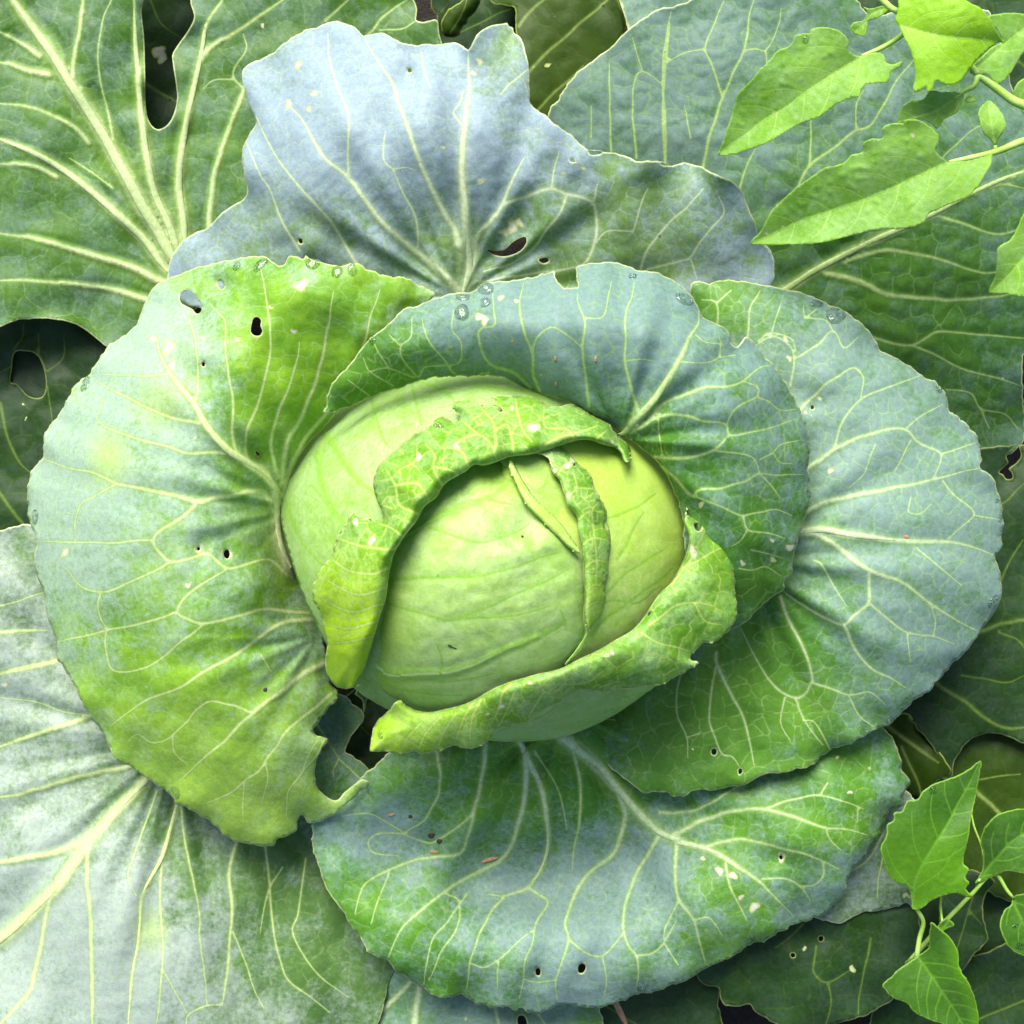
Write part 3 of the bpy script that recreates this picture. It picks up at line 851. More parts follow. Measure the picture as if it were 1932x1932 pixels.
C_v = PV("9>2.4 22: 1560,590 1590,585 1660,510 1760,400 1830,290 1900,170 23: 150,80 200,0 13: 205,1650 ; 4>2 22: 1670,470 1630,330 1600,200 1605,80 1600,0 12: 1610,1640 1635,1580 1650,1500 ; 4>2 22: 1410,440 1395,300 1375,140 1390,0 12: 1385,1690 1350,1600 1350,1560 ; 2.4>1.5 12: 1385,1690 1480,1680 1510,1580 1530,1490 ;"
         "4.5>2 22: 1150,360 1110,270 1110,160 1070,60 12: 1050,1700 1040,1600 1060,1500 ; 2.6>2 22: 1110,160 1130,80 1210,20 1290,60 1360,120 1378,160 ; 4.5>2 22: 1100,345 1010,260 900,225 850,170 820,50 12: 840,1740 910,1730 905,1640 900,1560 ; 3>1.8 22: 880,262 700,268 640,190 570,110 530,20 12: 520,1690 ;"
         "2.5>1.6 22: 510,285 540,230 720,210 730,100 680,30 12: 690,1640 ; 2.5>1.5 22: 500,285 420,190 410,120 460,70 12: 470,1680 ; 2>1.4 22: 410,120 350,60 ; 2.2>1.4 22: 350,240 290,150 270,110 ; 2.2>1.4 22: 370,330 240,250 210,180 ; 2.2>1.4 22: 240,380 130,300 ; 2>1.3 22: 480,290 350,240 230,260 ;"
         "5>2 22: 1600,590 1700,540 23: 0,440 120,380 240,340 340,335 440,305 540,230 600,220 ; 4>2 22: 1660,550 23: 10,490 150,490 230,520 350,535 365,590 500,575 610,545 720,510 ; 2.5>2 23: 350,535 390,460 510,390 520,340 440,305 ; 2>1.4 23: 510,390 570,410 640,460 720,455 ;"
         "5>3 22: 1590,600 1650,670 1760,710 23: 60,715 190,705 290,670 365,590 ; 4>2 23: -40,700 20,770 80,820 150,900 190,920 190,890 340,870 440,840 530,800 640,805 760,800 ; 2.5>1.8 23: 290,680 420,690 500,720 530,800 ; 2>1.4 23: 530,720 600,685 640,640 740,620 ; 2>1.4 23: 600,685 640,740 700,740 ;"
         "3>1.8 23: 150,905 320,970 440,1020 530,1000 620,990 700,1020 ; 2.5>1.6 23: 440,1020 465,1095 560,1110 660,1140 ; 2>1.4 23: 465,1095 430,1150 380,1180 ; 2>1.4 23: 480,1200 560,1220 660,1250 ; 2>1.4 23: 420,1300 490,1310 560,1290 640,1340 ; 2>1.4 23: 100,200 250,210 310,180 320,100 310,60 ; 2>1.4 23: 400,170 310,180 ; 2>1.3 23: 190,60 240,100 330,110 ; 2.4>1.5 23: -10,480 0,620 15,710 ; 2>1.4 23: 540,810 590,860 640,930 ; 2>1.4 22: 1610,200 1690,190 1760,200")
C_h = [P("12: 1330,1425 1333,1425 1333,1428 1330,1428")][:0]
C_sc = [(906, 598, 9), (915, 606, 8), (1323, 952, 6), (1491, 1033, 8), (1457, 1020, 5), (1458, 1056, 6), (945, 562, 6), (975, 568, 5), (1401, 1063, 6), (1020, 708, 3)]
C_z = tps(PZ("612,780,480 640,740,500 760,738,505 900,700,515 1000,718,530 1080,760,540 1175,815,545 1250,880,545 1285,960,530 800,645,590 950,610,612 1100,600,632 1250,640,625 1370,760,605 1420,900,560 1420,1020,530 1390,1120,490 720,632,565 870,545,545 1000,520,540 1120,505,550 1290,560,560 1400,650,540 1500,800,490 1522,940,455 1490,1100,430 1400,1185,420 1300,1150,440 1250,760,580 1180,720,590"))
C_wax = G((1000, 580, 110, .8), (1250, 600, 110, .5), (700, 720, 90, -.9), (1420, 1120, 90, -1.0), (1300, 880, 80, -.4), (1480, 950, 60, -.2), (1220, 850, 60, -.6))
C_in = P("D: 1290,1010 1283,960 1262,905 1235,868 1190,830 1160,812 1080,762 22: 1150,372 1050,330 960,290 880,277 700,280 520,300 420,335 250,395 100,455")
c_pl = pleat(1170, 830, 13, 12, 70, 240, .3)
C_ins = seg_of(catmull(C_in, 6, False))
def c_add(u, v):
    d, _ = segfield(np.stack([u, v], -1), C_ins, 150.)
    return c_pl(u, v) + 40 * np.exp(-d / 110.) - 40 * np.exp(-(d / 24.))
oC = leaf('C', cab, M['wrapblue'], C_out, C_z, C_v, C_h, C_sc, wave=1.8, droop=8, quilt=2, zadd=c_add, wax_sheen=C_wax, label='dark grey-green wrapper leaf arching over the top and right of the head')
rib('C', oC, M['wrapblue'], C_v[0], cut=.75)

# ------------------------------------------------------------------ big right leaf
D_out = P("13: 175,1490 240,1500 330,1490 400,1490 500,1500 600,1520 680,1540 760,1555 830,1580 900,1615 990,1660 1060,1710 1110,1750 1150,1820 1170,1860 1250,1900 23: 1330,225 1400,280 1470,320 1520,380 1530,440 1600,510 1660,570 1695,640 1710,720 1700,760 1760,810 1790,890 1815,960 1825,1070 1810,1140 1820,1170 1780,1240 1800,1290 1815,1370 1810,1450 1770,1540 1700,1640 1640,1720 1560,1800 33: 1500,85 1430,160 1340,220 1280,290 1210,345 1130,370 1060,420 1000,450 880,490 820,550 740,580 650,600 550,605 490,640 450,665 380,675 290,690 180,690 130,725 60,725 32: 1840,710 1760,700 1690,700 1650,670 1580,620 1530,580 1490,520 1460,440 1455,370 1475,320 D: 1200,1300 1280,1200 1340,1080 1350,950 1340,800 1310,650 1300,560")
D_v = PV("9>2.4 D: 1420,1030 23: 690,1120 740,1105 850,1095 1000,1120 1150,1140 1380,1160 1500,1155 1640,1180 1770,1230 ; 6>2 23: 740,1110 850,1130 960,1200 1110,1310 1280,1370 1440,1490 1600,1590 1680,1630 ; 6>2 23: 690,1060 760,1010 880,950 1000,920 1200,880 1430,835 1560,800 1690,770 ;"
         "2.5>1.8 23: 1500,835 1560,910 1650,980 1670,1020 1600,1080 1530,1140 ; 2>1.4 23: 1670,1020 1800,1040 ; 5>2.5 23: 700,830 780,770 910,680 1040,610 1180,570 1300,560 1370,630 1490,690 1490,740 1450,825 ; 2.2>1.4 23: 1300,560 1390,490 1500,430 ; 2.2>1.4 23: 1490,690 1600,660 1690,630 ;"
         "3>2 23: 920,670 970,520 1070,400 1180,350 1320,300 1390,270 ; 4>2 23: 650,540 730,470 850,350 960,270 1030,235 1080,290 1065,400 ; 3>1.6 23: 690,330 710,190 690,120 600,70 500,120 ; 3>1.8 23: 710,190 830,120 920,40 13: 980,1850 1050,1790 ; 2>1.4 13: 920,1760 880,1700 770,1680 760,1620 ;"
         "3>1.8 13: 300,1800 300,1610 220,1590 ; 2.5>1.6 13: 300,1610 380,1540 ; 3>1.8 13: 465,1790 480,1640 530,1540 ; 2.2>1.5 13: 590,1780 640,1620 ; 2.5>1.8 13: 520,1810 590,1770 700,1800 720,1860 ; 2.4>1.5 13: 770,1690 830,1640 ;"
         "2.5>1.6 23: 820,1260 850,1270 920,1390 990,1500 ; 4>2.6 23: 1110,1310 1110,1420 1105,1480 1030,1550 980,1600 870,1560 720,1470 640,1410 ; 3>1.7 23: 1105,1480 1200,1560 1310,1640 1450,1660 1560,1700 ; 2>1.4 23: 1450,1660 1460,1580 1440,1500 ; 2>1.4 23: 1310,1640 1330,1800 ;"
         "4>2 23: 980,1600 1030,1720 1120,1830 1240,1890 1300,1932 ; 4>2 23: 640,1450 680,1570 740,1680 790,1800 810,1900 33: 800,120 780,170 720,200 620,150 530,30 23: 430,1620 ; 3>1.6 33: 810,120 900,150 1000,185 1110,170 1200,240 ; 2>1.4 33: 1000,185 1060,300 1130,350 ; 2.6>1.6 33: 720,200 760,310 860,450 ; 2.2>1.4 33: 660,200 640,330 690,430 ;"
         "4>2 33: 300,-40 300,10 370,170 440,300 480,450 500,560 ; 3>1.6 33: 295,40 260,300 300,430 330,500 380,510 430,580 ; 2.5>1.5 33: 130,40 100,100 90,280 140,410 150,520 ; 2>1.4 33: 210,390 140,410 ; 2>1.3 23: 1330,920 1320,1000 1380,1010 1440,960 ; 2>1.3 23: 1140,640 1080,800 1000,870 ; 2>1.3 23: 1330,620 1240,800 ; 2.2>1.4 23: 1360,1190 1480,1290 1600,1390 ; 2>1.4 33: 900,470 820,330 760,320")
D_h = [P("33: 275,475 295,472 300,490 290,505 275,498"), P("33: 416,585 430,575 436,592 422,608"), P("23: 800,438 815,436 816,452 802,456")]
D_sc = [(1482, 641, 6), (1489, 676, 6), (1546, 752, 5), (1567, 888, 6), (1711, 1013, 4), (1307, 1413, 3), (1520, 778, 4)]
D_z = tps(PZ("1310,560,380 1500,545,390 1640,630,375 1760,740,350 1860,900,325 1890,1020,315 1880,1170,310 1800,1280,310 1650,1390,310 1450,1470,292 1280,1500,272 1150,1430,262 1135,1390,255 1250,1290,250 1290,1150,265 1350,1000,290 1400,800,340 1500,1010,370 1600,1000,410 1700,900,400 1650,1200,395 1500,1250,330 1600,750,410 1450,650,400 1780,1050,390 1400,1350,280"))
D_wax = G((1750, 950, 170, .4), (1600, 700, 130, .3), (1300, 1380, 150, -1.0), (1500, 1380, 110, -.5), (1470, 1180, 60, -.8), (1780, 1250, 70, .3), (1370, 560, 60, -.8))
oD = leaf('D', cab, M['right'], D_out, D_z, D_v, D_h, D_sc, wave=2.2, droop=14, zadd=pleat(1400, 1060, 15, 13, 120, 300, .2), wax_sheen=D_wax, label='broad round grey-green leaf right of the head')
rib('D', oD, M['right'], D_v[0], cut=.6)

# ------------------------------------------------------------------ bottom leaf with the trough
J_out = P("31: 1700,830 1660,880 1655,950 1660,1020 1690,1080 1710,1150 1745,1240 1790,1300 1830,1350 1870,1420 32: 200,1480 230,1550 300,1580 350,1600 380,1650 440,1690 500,1730 540,1750 590,1780 650,1795 720,1780 770,1800 830,1830 900,1840 970,1845 1010,1860 1050,1850 1080,1870 1150,1870 1200,1855 1250,1830 1330,1835 1420,1845 1500,1835 1590,1810 1680,1770 1780,1755 1860,1720 33: 80,1730 160,1690 230,1640 320,1605 400,1570 470,1510 560,1490 650,1440 720,1400 800,1375 880,1345 930,1290 980,1230 1000,1140 1060,1080 1110,1010 1130,960 1170,930 1190,870 1220,810 1280,770 1290,710 1330,650 1320,620 1285,580 1285,540 1260,480 1210,380 D: 1600,1340 1400,1370 1250,1370 1100,1350 950,1360 850,1370 760,1400 700,1450 660,1490")
J_v = PV("12>2 32: 1180,340 1240,385 1320,450 1450,560 1570,700 1680,820 1790,920 1890,960 33: 90,965 200,990 310,1030 400,1090 520,1170 620,1270 700,1350 ; 7>3 32: 1000,380 1040,430 1080,520 1140,640 1180,800 1195,970 1170,1080 1090,1200 960,1250 880,1245 ; 6>2 32: 1070,520 1075,680 1040,850 1000,980 940,1060 830,1120 700,1190 600,1260 500,1340 420,1420 370,1520 340,1590 ;"
         "5>2 32: 860,430 860,470 840,620 800,800 770,930 730,1020 600,1045 480,1060 360,1110 230,1180 190,1250 170,1350 ; 4>2 32: 600,480 620,640 590,760 520,860 430,920 ; 2>1.4 32: 430,920 350,870 240,815 100,830 ; 2.4>1.5 32: 440,925 300,920 240,960 260,1020 400,1040 ; 3>2 32: 775,830 690,900 600,960 560,970 430,930 ;"
         "4>2 32: 1320,460 1360,640 1360,860 1330,1000 1320,1120 ; 5.5>2 32: 1560,690 1600,830 1580,940 1530,1040 1400,1140 1350,1220 1310,1310 1280,1400 1300,1480 1270,1600 1230,1720 1240,1800 ; 4.5>2 32: 1790,920 1690,1080 1640,1180 1600,1320 1590,1420 1620,1520 1660,1570 1670,1680 1660,1760 ;"
         "2.5>2 32: 1300,1480 1370,1540 1430,1570 1480,1570 1560,1490 1600,1440 ; 2.2>1.4 32: 1480,1570 1500,1700 1490,1780 ; 2.5>1.6 32: 1660,1570 1740,1560 1810,1500 1870,1380 ; 2>1.4 32: 1810,1500 1880,1620 ; 4.5>2 33: 90,970 80,1130 100,1270 180,1380 210,1500 240,1610 ; 2.4>1.5 33: 180,1385 260,1370 330,1460 ; 2>1.4 33: 100,1270 20,1480 100,1620 ;"
         "3>1.6 32: 1080,1205 1150,1250 1190,1280 1130,1400 1110,1500 1070,1600 1060,1690 1040,1800 ; 3>1.6 32: 960,1250 870,1370 820,1480 780,1600 760,1750 ; 2.2>1.5 32: 780,1610 850,1630 930,1590 1030,1500 1110,1440 ; 2.2>1.5 32: 760,1240 650,1400 580,1480 530,1720 ; 2.2>1.5 32: 650,1240 720,1280 700,1440 620,1560 560,1700 ; 2.4>1.5 32: 930,1600 920,1740 ; 2>1.4 32: 1060,1695 1150,1710 1240,1700 ;"
         "5>2 33: 60,935 90,920 230,850 400,800 540,790 700,830 880,890 1000,900 1100,930 ; 4>2 33: 0,810 100,810 230,780 350,710 450,640 ; 2.6>1.6 33: 560,790 700,740 850,720 1000,760 1080,790 ; 2>1.4 33: 850,720 890,650 ; 2>1.4 33: 1050,780 1045,860 ; 4>2 33: 250,985 400,950 500,960 640,1000 800,1040 950,1110 ; 2>1.4 33: 880,890 900,950 960,1010 ;"
         "3>1.6 33: 350,1080 370,1200 420,1300 460,1380 ; 2.6>1.6 33: 540,1160 680,1165 760,1220 800,1280 ; 2.4>1.5 33: 860,1070 870,1140 820,1190 740,1200 ; 2>1.4 32: 350,1130 300,1250 250,1400 ; 2>1.4 32: 1120,480 1250,700 1290,900")
J_h = [P("32: 1128,1640 1145,1636 1152,1655 1146,1675 1130,1672 1126,1655"), P("32: 1352,1630 1368,1612 1388,1618 1390,1640 1376,1662 1356,1660"), P("33: 634,1042 645,1036 650,1055 638,1060")]
J_sc = [(1475, 1617, 9), (1357, 1643, 8), (1383, 1652, 8), (1398, 1693, 6), (1423, 1711, 10), (1326, 1620, 5), (1604, 1495, 5), (1580, 1429, 4), (1015, 1833, 8), (1097, 1827, 10), (1640, 1450, 4)]
J_z = tps(PZ("1050,1385,300 850,1420,290 700,1490,250 1240,1450,222 640,1570,225 760,1625,180 900,1665,150 1000,1690,142 1150,1665,152 1240,1605,188 1400,1550,245 700,1700,240 900,1770,250 1100,1775,258 1300,1700,268 1500,1600,285 1600,1500,275 600,1560,255 620,1680,255 750,1840,235 900,1890,208 1050,1905,205 1200,1880,208 1400,1800,215 1560,1700,222 1680,1560,228 1715,1470,228 1650,1390,228 1400,1400,240 800,1730,238 900,1540,245 1050,1540,225 1000,1740,222 1450,1460,240 1150,1450,240 1150,1560,190"), lam=.3)
J_wax_sky = G((1000, 1690, 90, .9), (780, 1600, 90, .5), (1200, 1650, 80, .8), (900, 1480, 120, -.6), (1100, 1480, 100, -.6), (640, 1700, 60, -.7), (800, 1800, 90, -.5), (1500, 1560, 110, -.5), (1600, 1450, 70, -.3), (1300, 1720, 90, -.2), (1100, 1860, 90, .5), (1550, 1680, 60, .4), (720, 1560, 50, .5))  # waxy patches; along the trough the sky's blue reflection is put into the colour
oJ = leaf('J', cab, M['bottom'], J_out, J_z, J_v, J_h, J_sc, wave=2.4, wl=24, droop=16, ripple=7, zadd=pleat(1060, 1330, 15, 22, 120, 330, .4), wax_sheen=J_wax_sky, label='mottled leaf curving down below the head, with a blue trough across it')
rib('J', oJ, M['bottom'], J_v[0], cut=.75)
rib('J', oJ, M['bottom'], J_v[1], cut=.8, name='side_rib')

# ------------------------------------------------------------------ head leaves
F_in = P("22: 1600,735 1560,672 1480,640 1400,620 1310,628 1250,650 1190,675 1110,690 1060,700 990,710 930,728 850,755 800,752 760,780 690,820 640,860 600,920 540,970 500,1040 450,1100 400,1180 370,1230 355,1300 340,1400 320,1500 300,1560 270,1650 255,1720 225,1810 190,1880 165,1932")
NETH = 90
H1_out = P("D: 520,900 530,985 550,1060 568,1115 590,1165 618,1220 650,1280 690,1315 760,1350 900,1395 1080,1385 1250,1280 1350,1120 1360,960 1300,820 1180,720 1050,680 930,672 780,690 650,745 570,815")
H1_v = PV("2.6>2 22: -60,860 20,960 110,1080 200,1250 ; 5>3.5 22: 0,560 100,720 180,830 270,900 340,950 ; 2.6>2 22: 250,400 280,500 310,600 350,660 ; 2.6>2 22: 470,330 500,450 520,540 ; 3>2 22: 450,290 620,350 720,430 ; 3>2 21: 1520,950 1600,1150 1680,1250 1750,1310 ; 5>3.5 21: 1690,700 1710,850 1780,1000 1830,1060 1890,1150 ; 2.5>2 22: 800,330 950,350 1150,370")
oH1 = leaf('H1', cab, M['headback'], H1_out, lambda u, v: head_z(u, v) - 75 * np.exp(-((u - 960) ** 2 + (v - 1090) ** 2) / (2 * 165. ** 2)), H1_v, net=NETH, netw=1.0, quilt=2.0, ridge=.5, wave=.5, ripple=0, droop=20, thick=4, name='head_leaf',
     pale=lambda u, v: np.clip((u - 1180) / 120, 0, 1) * .45, label='pale bluish-green leaf wrapped round the back of the head')
H3_out = P("D: 950,860 980,1000 1080,1200 1060,1270 1100,1290 1200,1250 1300,1150 1340,1050 1310,930 1230,850 1130,810 1040,820")
H3_v = PV("3>2 22: 1420,1650 1500,1560 1620,1480 1740,1390 1850,1300 ; 2.5>2 22: 1500,1430 1600,1330 1660,1290 1800,1200 ; 2.5>2 22: 1450,1050 1650,980 1760,900 ; 2.5>2 22: 1560,1250 1600,1180 1640,1090 1700,1000 ; 2>1.5 22: 1480,1480 1560,1470 1660,1480 1780,1400")
leaf('H3', cab, M['headright'], H3_out, lambda u, v: head_z(u, v) - 6, H3_v, net=NETH, netw=1.0, quilt=2.0, ridge=.5, wave=.5, ripple=0, droop=6, droopw=12, thick=4, name='head_leaf',
     pale=lambda u, v: np.clip((1200 - v) / 500, 0, .7), label='yellow-green head leaf on the right side of the head')
H4_out = P("D: 930,850 975,900 1050,1000 1100,1050 1140,1080 1150,1000 1100,880 1040,840")
leaf('H4', cab, M['head'], H4_out, lambda u, v: head_z(u, v) - 2 + 6 * np.sin((u - 950) / 30.), PV("2.5>1.5 22: 1080,850 1150,900 1190,800 ; 2>1.5 22: 1110,900 1180,850"), net=NETH, netw=1.0, quilt=1.5, wave=.5, ripple=0, droop=5, droopw=8, thick=4, name='head_leaf',
     pale=lambda u, v: np.full(len(u), .35), label='small wedge of leaf tucked between the two slits on top of the head')
H2_out = P("22: 985,690 1010,790 1060,900 1120,990 1200,1080 1280,1150 1370,1230 1388,1330 1392,1440 1390,1540 1396,1630 1375,1690 1330,1750 1285,1815 D: 1040,1340 950,1375 870,1370 32: 600,285 540,272 450,248 380,205 300,155 225,95 D: 688,1262 670,1200 680,1100 720,1000 780,920 850,870 920,840")
H2_v = PV("3>2 22: 340,1360 450,1352 600,1345 800,1340 950,1310 1130,1250 1250,1210 ; 2.5>2 22: 320,1480 500,1530 640,1570 800,1560 1000,1550 1200,1500 ; 2.5>2 22: 640,1580 750,1550 900,1490 1000,1440 1150,1380 1300,1300 ; 7.5>4 22: 260,1800 340,1860 560,1862 760,1830 900,1760 1100,1680 1200,1630 1280,1580 ; 6.5>3.5 22: 330,1260 370,1180 500,1090 620,1020 750,980 870,930 960,870 990,830 ; 2>1.5 22: 640,1020 750,945 860,938 1000,960 ; 2.5>1.5 22: 560,1080 700,1130 820,1160 920,1145 1020,1110 1090,1060 ; 2>1.5 22: 620,1860 630,1780 600,1700 ; 2.5>1.5 32: 240,100 400,150 560,180 740,190 ; 2.5>1.5 22: 1280,1600 1270,1550 1255,1520 ; 2.5>1.5 32: 300,60 500,100 700,110 900,70")
def h2z(u, v):
    z = head_z(u, v) + 4
    d, _ = segfield(np.stack([u, v], -1), seg_of(catmull(F_in, 8, False)), 120.)
    z = z - 34 * np.exp(-d / 38.)
    sn = sines(np.random.default_rng(4), 6, 50, 120)
    near = np.exp(-(((u - 1010) / 120) ** 2 + ((v - 1010) / 90) ** 2))
    return z + near * (4 + 7 * snoise(sn, u, v))
leaf('H2', cab, M['head'], H2_out, h2z, H2_v, net=NETH, netw=1.0, quilt=2.2, ridge=.5, wave=.6, ripple=0, droop=11, droopw=10, thick=5, name='head_leaf',
     pale=lambda u, v: np.clip(1 - np.hypot((u - 690), (v - 1180) * .55) / 110, 0, 1) * .85 + np.clip(1 - np.hypot((u - 960) * .8, (v - 880) * .9) / 90, 0, 1) * .5,  # darker yellow-green: shade beside the crinkled margin put into the colour
     label='large smooth pale green leaf closing the front of the head')

# rolled margins on the head
F_outr = P("22: 1632,720 1622,650 1600,620 1570,600 1545,575 1510,530 1440,490 1370,450 1310,425 1260,435 1190,435 1140,400 1080,380 1010,385 940,380 890,385 915,410 900,430 850,440 810,420 750,398 700,410 685,450 715,480 710,520 680,520 640,495 600,500 570,540 510,570 440,620 400,650 340,700 290,760 260,840 270,890 290,950 305,990 310,1040 240,1040 190,1030 145,1000 D: 655,985 646,1000 636,1012 630,1030 626,1050 605,1072 595,1090 590,1110 591,1130 602,1155 608,1170 613,1195 618,1215")
F_out = np.vstack([F_outr, P("31: 1728,-10 1745,5 1760,30 1805,34 1808,28 1765,-12".replace('31: 1728,-10 1745,5 1760,30 1805,34 1808,28 1765,-12', "D: 616,1222 614,1240 615,1262 622,1282 632,1294 645,1299 661,1298 32: 190,130")), F_in[::-1]])
F_in[::-1]
fz = strip(F_in, np.vstack([F_outr, P("D: 615,1262 632,1296 650,1300")]), lambda u, v: head_z(u, v), 40, 26, .6, .22)
def f_z(u, v):
    o, t, r = fz(u, v)
    hz = head_z(u, v)
    z = np.maximum(hz, o * .35 + hz * .65) + 22 + r
    return z
F_v = PV("2.4>1.5 22: 340,1300 250,1330 130,1310 30,1240 -20,1200 ; 2.4>1.5 22: 335,1400 180,1440 10,1360 ; 2.2>1.5 22: 315,1490 150,1530 20,1480 -30,1440 ; 2.2>1.5 22: 290,1580 140,1620 30,1600 ; 2>1.4 22: 260,1660 130,1690 40,1700 ; 2.4>1.5 22: 380,1195 330,1200 200,1180 70,1140 40,1130 ; 2.6>1.6 22: 500,1010 400,960 380,860 330,770 ; 2.6>1.6 22: 385,860 490,845 540,900 560,940 ; 2.4>1.5 22: 630,860 580,760 590,700 540,640 ; 2.2>1.5 22: 580,760 650,770 720,800 ; 2.4>1.5 22: 770,760 740,690 700,650 740,610 820,590 870,620 910,680 920,720 ; 2.4>1.5 22: 820,590 740,520 ; 2.6>1.6 22: 910,700 910,560 890,510 820,430 ; 2.4>1.5 22: 910,560 980,540 1010,690 ; 2.4>1.5 22: 1030,480 1060,570 1110,630 ; 2.2>1.4 22: 1030,480 1020,400 ; 2.2>1.4 22: 1330,610 1290,560 1180,550 1170,440 ; 2.2>1.4 22: 1180,640 1240,610 1350,580 1450,540 ; 2.2>1.4 22: 1440,620 1500,570 ; 2>1.4 22: 420,1130 350,1080 290,1060 ; 2>1.4 22: 360,980 300,960")
F_h = [P("22: 905,432 935,440 952,462 940,470 915,452")]
F_sc = [(1007, 807, 11), (861, 842, 7), (671, 985, 7), (701, 1020, 8), (966, 770, 5), (790, 862, 8), (1155, 834, 4)]
oF = leaf('F', cab, M['rim'], F_out, f_z, F_v, F_h, F_sc, h=4, net=34, netw=1.1, wave=1.6, wl=16, quilt=5, ridge=.5, thick=3.5, name='rolled_margin', ripple=6, fold=F_in, vscale=1.05,
          pale=lambda u, v: np.clip((v - 1000) / 190, 0, 1) * np.clip((760 - u) / 60, 0, 1) * .85, zadd=lambda u, v: 8 * np.sin(np.arctan2(v - 1060, u - 960) * 17 + .6 * np.sin(u / 31.)) * np.clip((1060 - v) / 100, 0, 1) + 2.5 * np.sin(u / 11. + v / 17.), label='crinkled rolled-back leaf margin arching over the left and top of the head')

G_in = P("22: 1205,640 1190,690 1195,720 1210,790 1250,830 1275,900 1290,960 1330,1000 1350,1040 1350,1100 1370,1180 1380,1250 1385,1330 1390,1430 1385,1530 1395,1590 1410,1635")
G_outr = P("22: 1210,625 1240,645 1265,655 1285,672 1310,700 1350,740 1400,780 1425,820 1435,870 1470,920 1490,970 1505,1010 1490,1060 1505,1100 1520,1150 1515,1250 1510,1330 1495,1400 1500,1450 1480,1520 1470,1560 1440,1600 1425,1615")
gz = strip(G_in, G_outr, lambda u, v: head_z(u, v), 16, 12, .6, .24)
leaf('G', cab, M['rim'], np.vstack([G_outr, G_in[::-1]]), lambda u, v: head_z(u, v) + 14 + gz(u, v)[2],
     PV("2>1.4 22: 1240,820 1290,740 1340,760 ; 2>1.4 22: 1280,930 1340,870 1330,790 ; 2>1.4 22: 1340,870 1430,880 ; 2>1.4 22: 1350,1050 1400,1000 1480,1000 ; 2>1.4 22: 1370,1180 1430,1140 1500,1150 ; 2>1.4 22: 1385,1300 1440,1260 1510,1270 ; 2>1.4 22: 1390,1430 1440,1390 1500,1400 ; 2>1.4 22: 1390,1520 1440,1480 1490,1480 ; 2>1.4 22: 1420,1000 1440,1140 1450,1260 1445,1390"),
     [], [(1071, 878, 8), (1080, 866, 6), (1047, 888, 5), (1073, 934, 6)], h=3.6, net=30, netw=1.0, wave=1.3, wl=15, quilt=4, thick=3, name='rolled_margin', ripple=3, zadd=lambda u, v: 1.3 * np.sin(v / 15. + u / 19.), fold=G_in, vscale=.9, pale=lambda u, v: np.clip((v - 1080) / 120, 0, .35), label='narrow jagged rolled margin running down the right of the head')
leaf('G3', cab, M['rim'], P('22: 1085,686 1120,668 1170,662 1210,676 1222,720 1240,770 1215,765 1195,715 1150,690'), lambda u, v: head_z(u, v) + 20 + (u - 990) * .06, net=24, netw=.8, h=3, wave=.8, wl=14, thick=3, name='rolled_margin', quilt=1.5, ripple=1, label='small pale flap at the upper end of the narrow margin')
# fine tail of that margin, closing the seam
tl = P("22: 1390,1600 1396,1640 1365,1700 1325,1755 1280,1810 1288,1820 1345,1765 1385,1705 1412,1640 1405,1600")
leaf('G2', cab, M['head'], tl, lambda u, v: head_z(u, v) + 9, net=0, h=3, wave=.4, thick=3, name='seam_edge', quilt=0, ripple=0, label='thin leaf edge ending the seam at the front of the head')
I_in = P("22: 985,770 1010,830 1050,920 1090,980 1150,1040 1230,1120 1300,1190 1360,1222")
I_outr = P("22: 995,710 1010,740 1050,820 1085,870 1110,910 1150,955 1200,1000 1260,1060 1310,1130 1365,1205")
iz = strip(I_in, I_outr, lambda u, v: head_z(u, v), 9, 1, .6, .4)
leaf('I', cab, M['headright'], np.vstack([I_outr, I_in[::-1]]), lambda u, v: head_z(u, v) + 10 + iz(u, v)[2], net=18, netw=.7, h=3, wave=.8, wl=14, quilt=1.5, thick=3, name='rolled_margin', ripple=0, pale=lambda u, v: np.full(len(u), .1), label='thin pale rolled leaf edge slanting across the top of the head')

# lower right rolled wrapper
E_in = P("D: 1296,960 23: 130,1050 150,1130 140,1210 110,1290 60,1370 0,1430 22: 1740,1500 1680,1580 1620,1640 1530,1690 1440,1740 1340,1790 1250,1830 1100,1870 1000,1895 930,1925 32: 850,180 740,235 640,262 540,272 440,243 400,215")
E_outr = P("23: 105,950 130,970 150,1010 185,1030 240,1080 270,1130 300,1145 340,1170 370,1220 390,1280 400,1350 400,1440 410,1540 390,1600 340,1650 290,1690 230,1700 190,1740 165,1760 175,1790 205,1800 150,1840 80,1880 0,1920 32: 1720,135 1640,155 1560,155 1500,165 1430,170 1370,160 1320,180 1280,200 1260,225 1180,260 1110,300 1080,330 1000,350 920,380 890,410 860,440 770,475 690,455 650,470 600,485 530,500 480,490 400,500 340,485 270,490 245,485 255,410 280,330 330,280")
ez = strip(E_in, E_outr, lambda u, v: head_z(u, v), 22, 44, .7, .22)
def e_z(u, v):
    o, t, r = ez(u, v)
    return o + 22 + r
